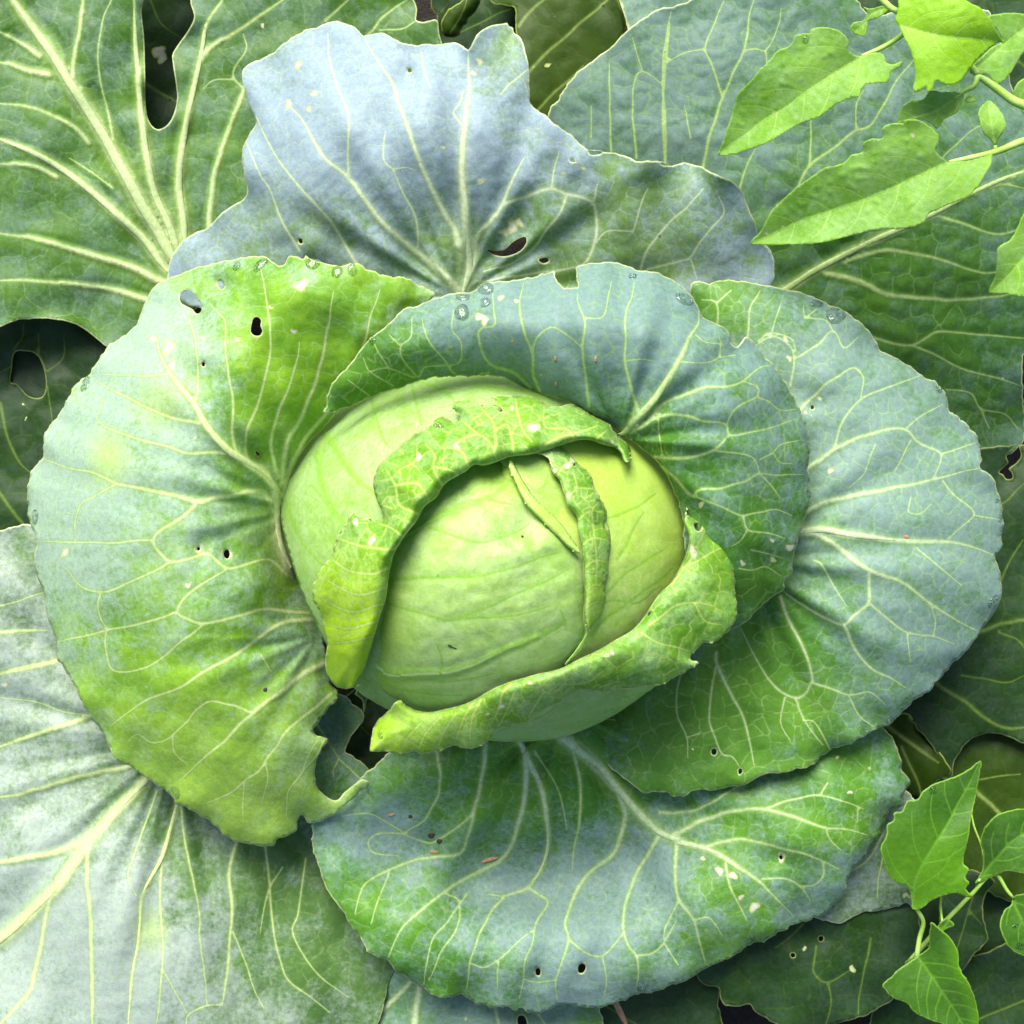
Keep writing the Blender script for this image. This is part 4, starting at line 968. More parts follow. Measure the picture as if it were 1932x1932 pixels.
E_v = PV("3>1.6 32: 1000,130 950,180 930,250 900,330 ; 3>1.6 32: 830,210 780,350 780,450 ; 2.4>1.5 32: 790,230 740,320 700,440 ; 2.4>1.5 32: 700,280 640,380 610,470 ; 2.4>1.5 32: 620,300 540,400 500,480 ; 2.2>1.5 32: 520,330 450,410 420,480 ; 2.4>1.5 32: 1010,180 960,300 920,370 ; 2.4>1.5 32: 1090,300 1130,230 1170,170 1220,180 1270,130 1300,80 ; 2.2>1.5 32: 1170,170 1140,110 ; 2.4>1.5 23: -60,1600 0,1560 80,1500 180,1480 280,1500 ; 2.4>1.5 23: 120,1300 200,1260 300,1200 350,1190 ; 2.4>1.5 23: 60,1390 170,1240 ; 2>1.4 23: 180,1480 240,1580 330,1600 ; 2>1.4 32: 1270,130 1400,120 1480,60 ; 2.4>1.5 23: -100,1640 0,1700 90,1720 160,1740 ; 2>1.4 32: 1280,200 1250,150")
E_h = [P("23: 180,1065 196,1055 218,1062 224,1080 212,1100 192,1098")]
E_sc = [(1306, 1037, 8), (1310, 1048, 6), (1145, 1237, 6), (1155, 1232, 6), (945, 1333, 6), (1000, 1289, 5), (920, 1347, 4), (1299, 1015, 6)]
oE = leaf('E', cab, M['rim'], np.vstack([E_outr, E_in[::-1]]), e_z, E_v, E_h, E_sc, h=4.2, net=40, netw=1.0, wave=1.6, wl=20, quilt=4, thick=4, name='rolled_margin', ripple=3, fold=E_in, zadd=G((1320, 1000, 55, 75), (1345, 1100, 60, 25)), vscale=.85,
          pale=lambda u, v: np.clip((960 - u) / 260, 0, 1) * .55 + .08 * np.clip(1 - np.hypot(u - 1335, v - 1125) / 60, 0, 1), label='bright green rolled-back leaf margin along the bottom right of the head')
# its pale outer body under the roll
EB_out = P("32: 780,400 890,415 1000,398 1110,392 1220,390 1350,355 1500,305 1600,250 1760,140 1900,20 1800,-60 1400,60 1100,180 900,280")
leaf('EB', cab, M['head'], EB_out, lambda u, v: 500 - np.clip((v - 1230) / 165 + (u - 1050) / 900, -.2, 1.2) ** 2 * 230, PV("3>2 32: 1000,330 1200,380 1350,350 ; 3>2 32: 1500,180 1620,200 1640,240 ; 2.5>2 32: 1200,260 1400,260 1560,200"), net=80, netw=1., quilt=2, wave=.6, ripple=0, thick=4, droop=20, name='head_leaf', label='pale outer side of the leaf below the rolled bottom margin')

# ------------------------------------------------------------------ outer leaves of the plant
K_out = P("D: 340,600 260,640 11: 575,1842 530,1810 480,1770 400,1722 250,1690 100,1700 0,1735 D: -70,640 -150,600 -210,470 -260,300 -235,120 -270,-60 -180,-170 -60,-230 90,-215 230,-260 400,-225 540,-230 660,-150 740,-110 12: 450,-60 480,0 500,60 490,105 530,115 560,110 600,105 610,150 620,200 640,260 D: 860,200 800,330 650,450 480,520")
K_v = PV("14>9 11: 960,1440 920,1380 850,1250 750,1080 620,850 500,640 380,450 270,280 130,90 50,-30 ; 10>4 11: 960,1380 890,1180 830,1050 790,900 760,700 740,500 725,300 715,100 710,-20 ; 9>4 11: 990,1330 980,1260 970,1150 950,1000 960,850 1000,600 1040,420 1070,270 1100,120 1180,0 ;"
         "5>2.5 11: 1060,330 1110,260 1220,190 1350,100 1450,40 1530,-20 ; 6>4 11: 1105,1260 1110,1200 1120,1050 1150,880 1210,700 1290,490 1350,380 ; 2.2>1.5 11: 1290,470 1240,410 1250,360 1310,260 1290,180 ; 2>1.4 11: 1240,420 1130,430 1080,470 ; 9>5 11: 900,1450 880,1430 760,1270 600,1120 450,990 300,880 150,800 0,740 -60,715 ;"
         "5>4 11: 300,940 200,890 100,870 0,870 ; 5>3 11: 470,760 400,680 250,600 130,560 0,550 ; 5>4 11: 395,470 385,380 400,280 430,100 440,0 440,-40 ; 6>4 11: 260,400 130,370 50,340 0,330 ; 5>4 11: 210,300 130,240 0,170 ; 7>4 11: 880,1500 840,1490 700,1420 500,1360 300,1300 150,1260 0,1240 ; 6>3 11: 790,1595 600,1540 400,1510 200,1490 0,1490 ;"
         "2.5>2 11: 600,740 570,580 530,420 520,280 550,100 590,0 ; 3>2 12: 10,110 130,0 ; 3>2 12: 230,190 330,80 440,0 ; 2>1.4 12: 300,160 420,150 500,110 ; 2>1.5 11: 600,1000 480,910 370,840")
K_h = [P("11: 765,-60 762,0 752,60 765,200 770,400 775,560 790,640 830,685 880,670 920,610 940,520 935,460 930,420 918,340 915,290 950,230 1000,160 1030,90 1012,20 1000,-60")]
K_sc = [(495, 48, 5), (185, 373, 4)]
oK = leaf('K', cab, M['outer'], K_out, tps(PZ("310,525,165 200,640,150 0,610,185 -100,300,235 0,0,240 250,-50,230 150,250,215 250,250,200 450,100,205 700,50,205 800,150,190 480,400,175 0,450,205 650,400,160")), K_v, K_h, K_sc, h=5, net=80, wave=1.2, quilt=1.5, ridge=.8, zwave=5, label='outer leaf at the top left with thick pale ribs and a deep notch')
for i in (0, 1, 2, 7):
    rib('K', oK, M['outer'], K_v[i], name='midrib' if i == 0 else 'side_rib')

L_out = P("21: 195,1090 150,1065 100,1070 50,1085 0,1095 D: -80,1040 -190,1130 -230,1300 -280,1480 -240,1680 -265,1850 -180,2020 -60,2120 120,2160 330,2200 520,2150 640,2060 32: 240,1990 285,1932 300,1900 330,1800 345,1720 370,1650 340,1560 200,1450 D: 660,1650 640,1480 560,1350 420,1280 250,1200 150,1080")
L_v = PV("7>10 31: 870,500 780,630 650,760 540,880 430,1020 300,1200 180,1320 80,1420 -50,1520 -200,1640 ; 6>5 31: 500,900 400,980 300,1020 150,1050 0,1070 -60,1075 ; 5>4 31: 700,555 660,570 500,600 350,640 150,700 0,730 ; 5>4 31: 520,270 470,300 330,350 200,390 0,460 ; 4>4 31: 340,-5 200,30 0,70 ; 2>1.5 31: 460,295 330,270 200,225 60,205 0,200 ;"
         "5>3 31: 950,720 900,920 860,1050 790,1180 750,1260 745,1400 730,1520 700,1680 680,1960 ; 3>2.4 31: 860,1050 850,1200 850,1300 865,1520 860,1650 830,1960 ; 4>4 31: 470,980 460,1150 480,1350 485,1550 490,1750 490,1960 ; 4>4 31: 265,1250 250,1330 220,1500 180,1680 150,1770 60,1870 0,1930 ; 2.4>1.5 31: 830,690 760,900 700,1060 680,1150 720,1250 ;"
         "3>2 31: 960,780 980,950 1020,1150 1060,1350 1060,1480 1090,1700 1100,1830 ; 4>3 31: 1260,960 1215,1110 1230,1280 1220,1500 1200,1700 1180,1830 ; 2.5>2 31: 1180,1830 1100,1835 1000,1885 990,1960 ; 2.4>1.5 31: 1235,1440 1300,1600 1350,1750 1400,1850 ; 3>2 31: 1410,980 1430,1200 1450,1430 1490,1600 1530,1700 1650,1790 1750,1870 ; 2.5>1.6 31: 1620,1050 1580,1350 1550,1430 1600,1550 1700,1680 1850,1790 ; 2>1.5 31: 870,1650 940,1780 990,1870 ; 2.4>1.6 21: 0,1500 100,1470 230,1430 ; 4>3 21: 0,1640 150,1630 260,1630 ; 4>4 21: 0,1860 150,1820 310,1790 ; 2>1.4 31: 1500,1100 1420,1240 1380,1450")
L_pale = lambda u, v: np.clip(1.2 - np.hypot((u - 285), (v - 1755) * .8) / 38, 0, 1) * .5
oL = leaf('L', cab, M['outerpale'], L_out, tps(PZ("560,1370,140 420,1330,150 290,1460,175 100,1250,195 0,1000,175 150,1080,170 -80,1500,165 0,1800,185 200,1932,245 200,1650,235 450,1700,185 600,1600,140 700,1800,120 650,1980,110 400,1930,190 -80,1200,200")), L_v, [], [(8, 1292, 6), (395, 1850, .1)], h=5, net=60, wave=1.5, quilt=1.5, ridge=.6, zwave=9, zwl=320, wax_sheen=G((60, 1750, 220, .6), (250, 1850, 170, .5), (60, 1250, 120, .2), (500, 1650, 150, -.4), (640, 1800, 150, -.4), (330, 1550, 90, -.3)), zadd=pleat(330, 1400, 18, 11, 150, 500, .3), pale=L_pale, label='large glossy outer leaf spreading across the bottom left corner')  # this map paints sky sheen at left and neighbours' shade at lower right
for i in (0, 6):
    rib('L', oL, M['outerpale'], L_v[i], name='midrib' if i == 0 else 'side_rib')

M_out = P("D: 1033,215 12: 1240,530 1290,460 1340,390 1400,340 1470,290 1530,250 1600,170 1660,120 1780,50 1850,35 1932,5 D: 1340,-30 1420,-70 1560,-60 1618,0 1640,30 1700,20 1780,30 1860,20 1890,60 1900,120 1915,175 1960,230 2060,400 2050,650 1990,790 13: 1932,1880 23: 1932,610 1870,690 1760,730 1720,790 1690,770 D: 1800,900 1600,860 1400,760 1200,560 1080,400 1040,300")
M_v = PV("9>4 13: 560,1600 680,1530 800,1450 950,1370 1150,1270 1400,1160 1650,1030 1800,960 1932,910 2100,850 ; 4>2 13: 620,1090 700,1030 740,980 790,880 900,800 1030,700 1110,670 1170,590 1230,470 1320,350 1420,250 ; 2.6>1.6 13: 790,880 800,760 800,650 820,560 ; 2.2>1.5 13: 1040,690 1045,560 1080,480 ; 3>2 13: 420,1010 460,880 510,790 ; 4>2 13: 225,900 270,700 330,530 390,380 450,260 470,100 500,0 510,-60 ;"
         "3>1.6 13: 330,510 270,330 240,260 300,100 340,0 ; 2>1.5 13: 240,260 130,280 30,340 ; 2>1.5 13: 440,270 510,260 560,270 630,130 640,40 ; 3>2 13: 30,870 30,640 15,450 20,280 40,150 60,40 ; 3>2 12: 1815,860 1800,600 1810,420 1840,130 ; 3>1.6 12: 1660,840 1640,540 1660,400 1700,380 1790,440 ; 2>1.4 12: 1690,370 1640,200 ; 3>1.8 12: 1525,810 1520,600 1515,330 ; 2>1.5 12: 1420,730 1420,560 ;"
         "5>2 13: 980,1390 1060,1360 1200,1330 1350,1345 1530,1390 1640,1430 1760,1450 1932,1400 ; 6>3 13: 880,1450 920,1460 1050,1490 1200,1560 1350,1580 1550,1590 1780,1575 1932,1540 ; 4>2 13: 1450,1145 1490,1150 1620,1190 1760,1240 1870,1230 1980,1200 ; 2.5>1.6 13: 1450,920 1500,840 1600,740 1690,670 1780,640 ; 2.5>1.6 13: 1700,1010 1820,980 1932,1000 ; 4>2 23: 1000,30 1150,80 1250,110 1340,115 1410,80 1480,45 1700,60 1850,70 2000,80 ; 3>2 23: 1340,115 1450,160 1600,240 1800,290 1932,340 ; 2.2>1.5 23: 1520,350 1650,370 1700,450 1830,480 1900,560 ; 2.2>1.4 23: 1700,450 1750,560 ; 2>1.4 13: 560,270 570,380 ; 2>1.4 13: 160,730 130,560")
oM = leaf('M', cab, M['outtop'], M_out, tps(PZ("1350,640,165 1200,400,190 1040,220,200 1150,70,230 1300,-20,245 1600,100,240 1600,400,215 1850,60,205 1932,320,190 1932,600,130 1900,860,30 1700,750,100 1500,600,160 1400,200,245 1800,480,180 2040,600,110")), M_v, [], [(1893, 714, 3), (2014, 276, 4)], h=6, net=80, wax_sheen=G((1250, 150, 220, .5), (1500, 450, 100, -.3), (1750, 600, 160, -.7), (1850, 350, 150, .1)), wave=2.0, quilt=4, ridge=.5, zwave=5, label='broad dark blue-green outer leaf under the weed at the top right')
rib('M', oM, M['outtop'], M_v[0])

# dark lower leaves
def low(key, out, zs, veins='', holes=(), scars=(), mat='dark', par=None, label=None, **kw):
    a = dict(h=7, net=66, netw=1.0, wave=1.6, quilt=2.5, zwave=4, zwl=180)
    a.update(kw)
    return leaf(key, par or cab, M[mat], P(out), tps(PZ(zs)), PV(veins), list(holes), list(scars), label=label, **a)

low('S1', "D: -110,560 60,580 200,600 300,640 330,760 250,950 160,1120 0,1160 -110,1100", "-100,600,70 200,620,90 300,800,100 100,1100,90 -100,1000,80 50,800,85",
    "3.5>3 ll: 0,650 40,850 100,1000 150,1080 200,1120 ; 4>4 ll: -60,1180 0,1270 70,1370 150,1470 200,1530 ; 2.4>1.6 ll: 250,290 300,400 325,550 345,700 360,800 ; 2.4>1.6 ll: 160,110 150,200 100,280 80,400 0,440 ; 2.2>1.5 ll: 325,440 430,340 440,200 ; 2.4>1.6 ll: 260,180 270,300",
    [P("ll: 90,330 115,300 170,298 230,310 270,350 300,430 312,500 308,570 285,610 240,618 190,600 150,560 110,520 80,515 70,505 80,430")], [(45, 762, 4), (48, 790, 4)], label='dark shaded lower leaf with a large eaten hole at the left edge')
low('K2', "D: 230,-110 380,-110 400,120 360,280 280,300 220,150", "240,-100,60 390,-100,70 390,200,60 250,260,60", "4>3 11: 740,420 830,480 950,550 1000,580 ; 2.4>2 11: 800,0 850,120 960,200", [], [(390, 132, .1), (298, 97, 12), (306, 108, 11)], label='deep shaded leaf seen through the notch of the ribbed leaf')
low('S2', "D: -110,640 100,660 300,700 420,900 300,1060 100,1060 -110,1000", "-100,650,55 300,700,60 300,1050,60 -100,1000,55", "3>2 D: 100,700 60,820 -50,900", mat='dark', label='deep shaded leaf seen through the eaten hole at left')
low('T1', "D: 960,400 tc: 1040,250 1030,150 1030,70 1015,45 960,35 880,20 860,-40 D: 1000,-110 1170,-90 tc: 1740,0 1770,90 1790,180 1760,240 D: 1120,160 1060,300", "960,400,110 1000,-100,140 1200,-80,150 1180,50,140 1050,280,120 1050,100,150",
    "4>3 tc: 1060,180 1110,110 1170,50 1230,0 1300,-60 ; 4>3 tc: 1120,500 1180,430 1280,330 1400,230 1520,120 1640,20 1750,-60 ; 3.5>3 tc: 1150,780 1250,680 1330,600 1430,520 1500,450", [], [(1033, 123, 6), (1007, 128, 4), (1045, 30, 3)], mat='olive', par=cab2, net=80, label='long olive leaf with two pale ribs between the two top leaves')
low('T2', "D: 820,250 tc: 500,150 480,-20 500,-120 900,-120 1100,-100 1080,200 1050,400 900,500 600,450", "800,60,80 900,-30,90 1000,100,90 850,200,80", "2.4>2 tc: 600,250 750,180 900,100 1000,60", par=cab2, label='dark leaf low in the gap at the top centre')
low('T3', "tc: 460,-60 455,10 470,70 500,100 530,85 560,60 580,20 650,-60", "800,0,120 850,20,130 840,-20,125 815,15,125", mat='dark', par=cab2, net=40, h=5, label='small dark leaf tip at the top edge left of the curl')
low('T4', "tc: 600,40 660,10 720,-40 790,-40 785,30 760,80 720,125 700,160 670,190 660,230 620,255 570,250 535,220 525,170 545,110", "840,60,150 890,0,165 870,30,160 845,30,158 870,55,150", "3>2 tc: 590,230 640,150 680,70 700,0", mat='olive', par=cab2, net=40, h=4.5, droop=12, droopw=10, label='curled olive leaf tip hanging in the gap at the top')
low('T5', "D: 1170,-100 1300,-100 1400,-80 1300,60 1180,90 tc: 1800,190 1770,90 1740,0", "1170,-90,170 1300,-80,175 1190,60,170 1300,50,160", "3>3 tc: 1730,-60 1760,30 1790,120 1810,190", mat='right', par=cab2, label='grey-green leaf corner at the top edge beside the long olive leaf')
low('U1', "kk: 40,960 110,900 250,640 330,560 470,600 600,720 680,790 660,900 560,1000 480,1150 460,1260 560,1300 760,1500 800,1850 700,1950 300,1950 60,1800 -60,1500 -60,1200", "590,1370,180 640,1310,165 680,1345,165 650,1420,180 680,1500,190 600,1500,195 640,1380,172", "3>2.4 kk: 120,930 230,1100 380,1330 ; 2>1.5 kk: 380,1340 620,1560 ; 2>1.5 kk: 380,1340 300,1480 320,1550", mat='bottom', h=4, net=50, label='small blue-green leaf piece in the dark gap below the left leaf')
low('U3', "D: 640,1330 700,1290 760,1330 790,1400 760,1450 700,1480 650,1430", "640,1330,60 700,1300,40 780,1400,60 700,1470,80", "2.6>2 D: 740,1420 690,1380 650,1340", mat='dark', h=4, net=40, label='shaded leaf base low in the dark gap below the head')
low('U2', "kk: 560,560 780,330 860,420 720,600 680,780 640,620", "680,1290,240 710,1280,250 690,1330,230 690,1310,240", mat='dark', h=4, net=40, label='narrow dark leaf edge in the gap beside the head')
low('N1', "D: 1690,900 1900,840 1990,860 2060,1100 2060,1380 33: 1932,440 1880,420 1800,395 1720,395 1650,420 1590,490 1560,560 1553,625 1500,640 1520,600 1500,540 1450,470 1380,380 1310,290 D: 1650,1300 1620,1150", "1690,900,110 1950,860,120 2050,1200,115 1932,1400,100 1800,1460,95 1700,1330,100 1650,1150,110 1850,1150,125",
    "5>3.5 33: 1440,100 1500,150 1620,220 1700,290 1800,350 1880,365 1980,350 ; 5>4 23: 1560,1720 1690,1640 1800,1600 1932,1575 2050,1560 ; 3>2 23: 1800,1640 1900,1680 1960,1760 ; 3>2 23: 1740,1000 1850,930 1932,850 ; 3>2 23: 1800,1400 1860,1250 1932,1150 ; 2.5>2 33: 1600,80 1720,100 1850,120 1932,80", [P("23: 1800,790 1830,760 1850,740 1840,700 1890,640 1915,700 1890,740 1850,770 1865,790 1870,820 1840,825 1820,800")], [], label='dark leaf with a pale midrib at the right edge')
low('N2', "D: 1770,1400 1830,1370 1932,1380 2060,1400 2060,1700 1900,1700 1780,1600", "1770,1400,50 1932,1390,60 2050,1500,55 1900,1690,50 1800,1560,50", "5>4 lb: 700,560 740,610 800,660 860,720 940,800 ; 2.4>2 lb: 740,530 850,510 980,500", mat='olive', label='brownish shaded leaf framed by the lobed dark leaf at right')
low('N3', "lb: 170,200 330,150 420,260 490,330 570,440 582,500 520,530 440,590 420,640 300,560 200,400", "1660,1360,90 1710,1350,95 1790,1450,85 1740,1500,70 1680,1430,80", "5>4 lb: 190,200 280,270 380,340 510,430 ; 3.5>3 lb: 300,340 350,450 400,560 420,640 ; 3.5>3 lb: 330,155 420,260 500,350 560,430", mat='olive', net=0, h=6, label='olive leaf stalk fanning out behind the right leaf')
low('Q1', "D: 1480,1700 1560,1600 1680,1480 1760,1560 lb: 420,1080 400,1180 358,1262 330,1240 260,1265 180,1280 80,1290 0,1330 -60,1360", "1500,1690,150 1680,1500,150 1720,1700,110 1600,1730,120 1650,1600,140", "3>2 33: 1000,1130 1100,1060 1200,900 ; 2>1.5 33: 1150,1260 1160,1150 1190,1000", [], [(1679, 1689, 5), (1710, 1690, 7)], mat='outerpale', label='grey sheen leaf tucked under the bottom leaf beside the weed')
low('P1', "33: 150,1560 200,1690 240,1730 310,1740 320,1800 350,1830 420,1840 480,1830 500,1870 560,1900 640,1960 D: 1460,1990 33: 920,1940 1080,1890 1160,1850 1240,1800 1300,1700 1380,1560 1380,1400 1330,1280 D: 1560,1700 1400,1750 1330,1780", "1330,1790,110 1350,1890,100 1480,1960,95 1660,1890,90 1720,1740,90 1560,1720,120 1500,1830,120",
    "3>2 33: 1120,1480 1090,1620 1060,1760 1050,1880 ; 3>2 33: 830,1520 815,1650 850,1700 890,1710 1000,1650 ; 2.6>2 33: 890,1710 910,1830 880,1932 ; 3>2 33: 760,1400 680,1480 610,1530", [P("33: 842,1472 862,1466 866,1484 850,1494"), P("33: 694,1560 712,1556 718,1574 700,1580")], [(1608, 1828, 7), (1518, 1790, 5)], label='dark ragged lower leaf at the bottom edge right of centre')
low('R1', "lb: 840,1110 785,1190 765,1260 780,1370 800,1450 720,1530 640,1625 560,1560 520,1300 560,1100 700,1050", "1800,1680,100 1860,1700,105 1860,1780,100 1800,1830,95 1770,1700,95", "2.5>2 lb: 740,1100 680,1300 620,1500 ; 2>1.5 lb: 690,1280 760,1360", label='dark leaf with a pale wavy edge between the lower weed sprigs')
low('R2', "D: 1700,1790 1850,1800 2060,1700 2060,2050 1650,2050", "1700,1800,20 2040,1710,25 2040,2040,20 1700,2000,20", "3>2.5 lb: 650,1960 740,1905 850,1860 1000,1800 1200,1740", label='very dark leaf low in the bottom right corner')
low('R3', "D: 1690,1420 1850,1450 2060,1500 2060,1840 1780,1850 1650,1720", "1700,1430,8 2050,1500,8 2050,1840,8 1700,1800,8", label='deep shaded leaf behind the lower weed')
low('X2', "bb: 20,430 80,300 130,150 300,200 700,280 1000,300 1000,520 0,560", "700,1940,90 760,1820,90 1000,1880,85 1100,1960,80", "4>4 bb: 240,180 170,260 60,370 -20,440 ; 5>5 bb: 245,200 235,300 215,420 210,500 ; 4>3 bb: 540,270 570,340 590,430 ; 3>2 bb: 700,300 760,370 800,430", [P("bb: 668,378 690,370 705,390 708,430 690,440 672,420")], [(880, 1923, 5)], mat='right', vscale=.9, label='blue-green lower leaf with two pale ribs under the bottom leaf')
low('Z1', "D: 1560,-110 1800,-110 2060,-110 2060,330 1960,330 1860,200 1700,120", "1600,-100,90 2050,-100,90 2050,320,80 1750,150,90", "4>3 D: 1650,-80 1850,60 2050,220", label='dark shaded leaf behind the weed in the top right corner')
low('X3', "bb: 760,330 1000,260 1300,200 1500,200 1545,260 1540,330 1560,420 1550,560 760,560", "1020,1900,60 1340,1850,60 1350,1960,50 1030,1960,50", "2.4>2 bb: 1000,300 1200,420", [], [(1040, 1920, 4)], mat='dark', label='dull grey-green leaf at the bottom edge holding a dry straw')

# ------------------------------------------------------------------ weed at the top right
def side_veins(mid, n, L, ang=48, w=1.6):
    q, s = resample(catmull(mid, 5, False), 4, False)
    out = []
    for k in range(n):
        f = .1 + .72 * k / max(1, n - 1)
        i = int(f * (len(q) - 2))
        t = q[i + 1] - q[i]
        t /= np.linalg.norm(t)
        for sg in (-1, 1):
            a = math.radians(ang) * sg
            l = L * (1 - .55 * f)
            d1 = np.array([t[0] * math.cos(a) - t[1] * math.sin(a), t[0] * math.sin(a) + t[1] * math.cos(a)])
            a2 = a * .6
            d2 = np.array([t[0] * math.cos(a2) - t[1] * math.sin(a2), t[0] * math.sin(a2) + t[1] * math.cos(a2)])
            out.append((np.array([q[i], q[i] + d1 * l * .5, q[i] + d1 * l * .5 + d2 * l * .5]), w, w * .6))
    return out

def weed_leaf(key, par, mat, out, mid, zs, label, n=5, L=90, w0=3.2, scars=(), pale=None, **kw):
    m = P(mid)
    a = dict(h=4.0, net=26, netw=.7, wave=.9, wl=18, quilt=4, ridge=-.45, thick=2.2, ripple=2.5)
    a.update(kw)
    vs = [(m, w0, 1.2)] + side_veins(m, n, L)
    ms = seg_of(catmull(m, 6, False))
    a['zadd'] = lambda u, v: .34 * segfield(np.stack([u, v], -1), ms, 200.)[0]
    o = leaf(key, par, M[mat], P(out), tps(PZ(zs)), vs, [], list(scars), pale=pale, label=label, **a)
    return o

w1 = empty('weed', 2000, 300, 0, 'light green weed sprig with toothed pointed leaves leaning in at the top right', 'weed', 'weeds growing among the cabbage leaves')
weed_leaf('W1', w1, 'weed', "13: 305,822 330,760 370,640 415,500 470,440 520,380 590,310 620,270 690,240 720,190 760,178 800,175 795,160 830,145 900,148 960,170 1000,210 1000,260 1020,285 1060,300 1120,280 1185,285 1200,330 1240,342 1290,322 1282,350 1230,380 1212,430 1150,440 1100,445 1070,470 1055,510 1000,520 960,540 900,580 855,615 760,650 650,710 550,765 450,800 380,820",
          "13: 1160,255 1060,305 930,385 800,470 680,560 550,640 430,730 310,818", "1353,290,470 1420,150,520 1530,60,555 1620,100,580 1590,180,560 1500,240,530 1560,120,568 1460,200,525 1700,118,555", 'long toothed weed leaf pointing down left, the upper of the two long ones', L=110)
weed_leaf('W2', w1, 'weed', "13: 475,1292 540,1220 590,1120 640,1070 720,1000 800,940 870,895 930,880 980,860 1010,825 1075,805 1080,760 1130,735 1180,735 1180,680 1240,655 1290,655 1310,635 1380,640 1440,680 1480,720 1475,770 1465,800 1500,840 1540,862 1640,845 1760,815 1762,840 1755,880 1720,940 1680,1000 1620,1050 1500,1100 1420,1140 1410,1170 1360,1200 1260,1215 1180,1215 1050,1240 900,1280 760,1295 600,1300 540,1300",
          "13: 1760,805 1640,835 1525,862 1360,935 1200,1010 1050,1070 900,1120 750,1170 600,1240 480,1292", "1420,460,440 1500,380,490 1630,290,540 1720,230,570 1780,290,575 1860,290,560 1800,400,540 1650,450,505 1500,460,470 1700,350,552", 'long toothed weed leaf pointing down left, the lower of the two long ones', n=6, L=110, scars=[(1446, 441, 4), (1478, 428, 3.5), (1722, 255, 5)])
weed_leaf('W3', w1, 'weed', "13: 1250,100 1265,40 1270,-60 1400,-160 1520,-150 1600,-20 1650,15 1700,40 1750,100 1790,170 1825,228 1800,222 1760,250 1700,300 1640,370 1580,440 1530,450 1460,430 1445,470 1420,488 1413,455 1390,475 1345,485 1355,400 1340,300 1290,180",
          "13: 1255,130 1380,165 1500,190 1650,205 1815,226", "1690,40,600 1780,-50,590 1890,50,620 1760,150,590 1720,160,575 1800,60,640 1880,100,600", 'broad backlit lime green weed leaf at the top edge', n=4, L=90, pale=lambda u, v: np.full(len(u), .75))
weed_leaf('W4', w1, 'weed', "13: 1735,92 1800,72 1932,75 2010,120 1990,240 1932,280 1900,330 1850,400 1790,445 1740,400 1700,396 1645,388 1660,350 1720,290 1760,250 1815,222 1790,160",
          "13: 1650,385 1740,310 1830,230 1960,130", "1860,30,540 1930,30,530 1950,80,520 1880,150,530 1835,130,545 1890,90,545", 'green weed leaf behind the lime one at the top right corner', n=3, L=60)
weed_leaf('W5', w1, 'weed', "13: 1260,650 1270,590 1320,540 1390,530 1440,480 1500,490 1580,490 1612,505 1600,560 1570,600 1510,630 1470,685 1440,660 1380,630 1310,645",
          "13: 1620,495 1540,540 1450,590 1360,620 1265,648", "1700,230,530 1750,190,545 1810,180,550 1770,240,535 1760,210,545", 'short pale weed leaf between the two long leaves', n=3, L=50, h=3.4)
weed_leaf('W5b', w1, 'weed', "13: 1625,520 1640,505 1670,515 1675,535 1650,545 1620,540", "13: 1620,535 1650,522 1672,520", "1825,185,548 1840,182,550 1835,192,550 1828,190,549", 'tiny weed leaflet beside the stem fork', n=2, L=10, h=2.5, net=0)
weed_leaf('W6', w1, 'weed', "13: 1690,600 1700,570 1745,533 1790,570 1825,620 1835,680 1810,720 1790,755 1780,775 1760,745 1720,710 1700,650", "13: 1782,770 1765,690 1750,600 1745,538", "1850,210,560 1865,190,560 1895,230,565 1878,270,555 1870,235,570", 'small oval weed leaf standing on the lower stem', n=3, L=35, h=3.2)
weed_leaf('W7', w1, 'weed', "13: 1940,1130 1900,1200 1860,1270 1800,1310 1790,1380 1780,1460 1745,1555 1830,1557 1932,1577 2040,1570 2090,1400 2050,1180", "13: 2060,1200 1960,1330 1850,1460 1750,1553", "1930,405,480 1885,480,470 1866,552,440 1932,560,455 1980,480,490 1980,420,495", 'pale weed leaf cut by the right edge of the picture', n=4, L=70)
weed_leaf('W8', w1, 'weed', "13: 1945,412 1900,440 1878,480 1875,520 1910,580 1945,612 2020,620 2060,520 2030,420", "13: 1890,545 1960,520 2050,500", "1920,160,520 1912,185,525 1930,215,520 1970,180,530 1960,150,525", 'weed leaf tip at the right edge beside the stem', n=2, L=40)
weed_leaf('W9', w1, 'weed', "13: 1075,30 1110,45 1195,30 1205,55 1150,95 1105,112 1100,150 1085,192 1040,180 1012,155 1025,122 1080,108 1100,70", "13: 1190,45 1120,75 1090,120 1040,165", "1630,10,500 1665,12,520 1610,55,490 1630,65,490 1635,40,505", 'small curled weed leaf at the top edge', n=2, L=22, h=3)
tube('stem', [(2050, 470, 0), (2055, 430, 250), (2030, 330, 440), (1985, 240, 540), (1945, 205, 545), (1912, 190, 545), (1885, 170, 545), (1845, 142, 542)], [13, 12, 10, 9, 8.5, 8, 7.5, 6], M['stem'], w1)
tube('stem', [(1845, 142, 542), (1800, 80, 560), (1730, 20, 580), (1690, 20, 585), (1660, -5, 580), (1620, -40, 560)], [6, 5, 4, 5.5, 6, 6], M['stem'], w1)
tube('petiole', [(1845, 142, 542), (1838, 162, 546), (1820, 172, 549), (1800, 186, 550)], [6, 5, 4, 3], M['stem'], w1)
tube('petiole', [(1626, 106, 566), (1660, 92, 556), (1688, 76, 548), (1705, 62, 545), (1715, 40, 560), (1692, 22, 582)], [3.5, 4.5, 4.5, 5, 5, 5], M['stem'], w1)
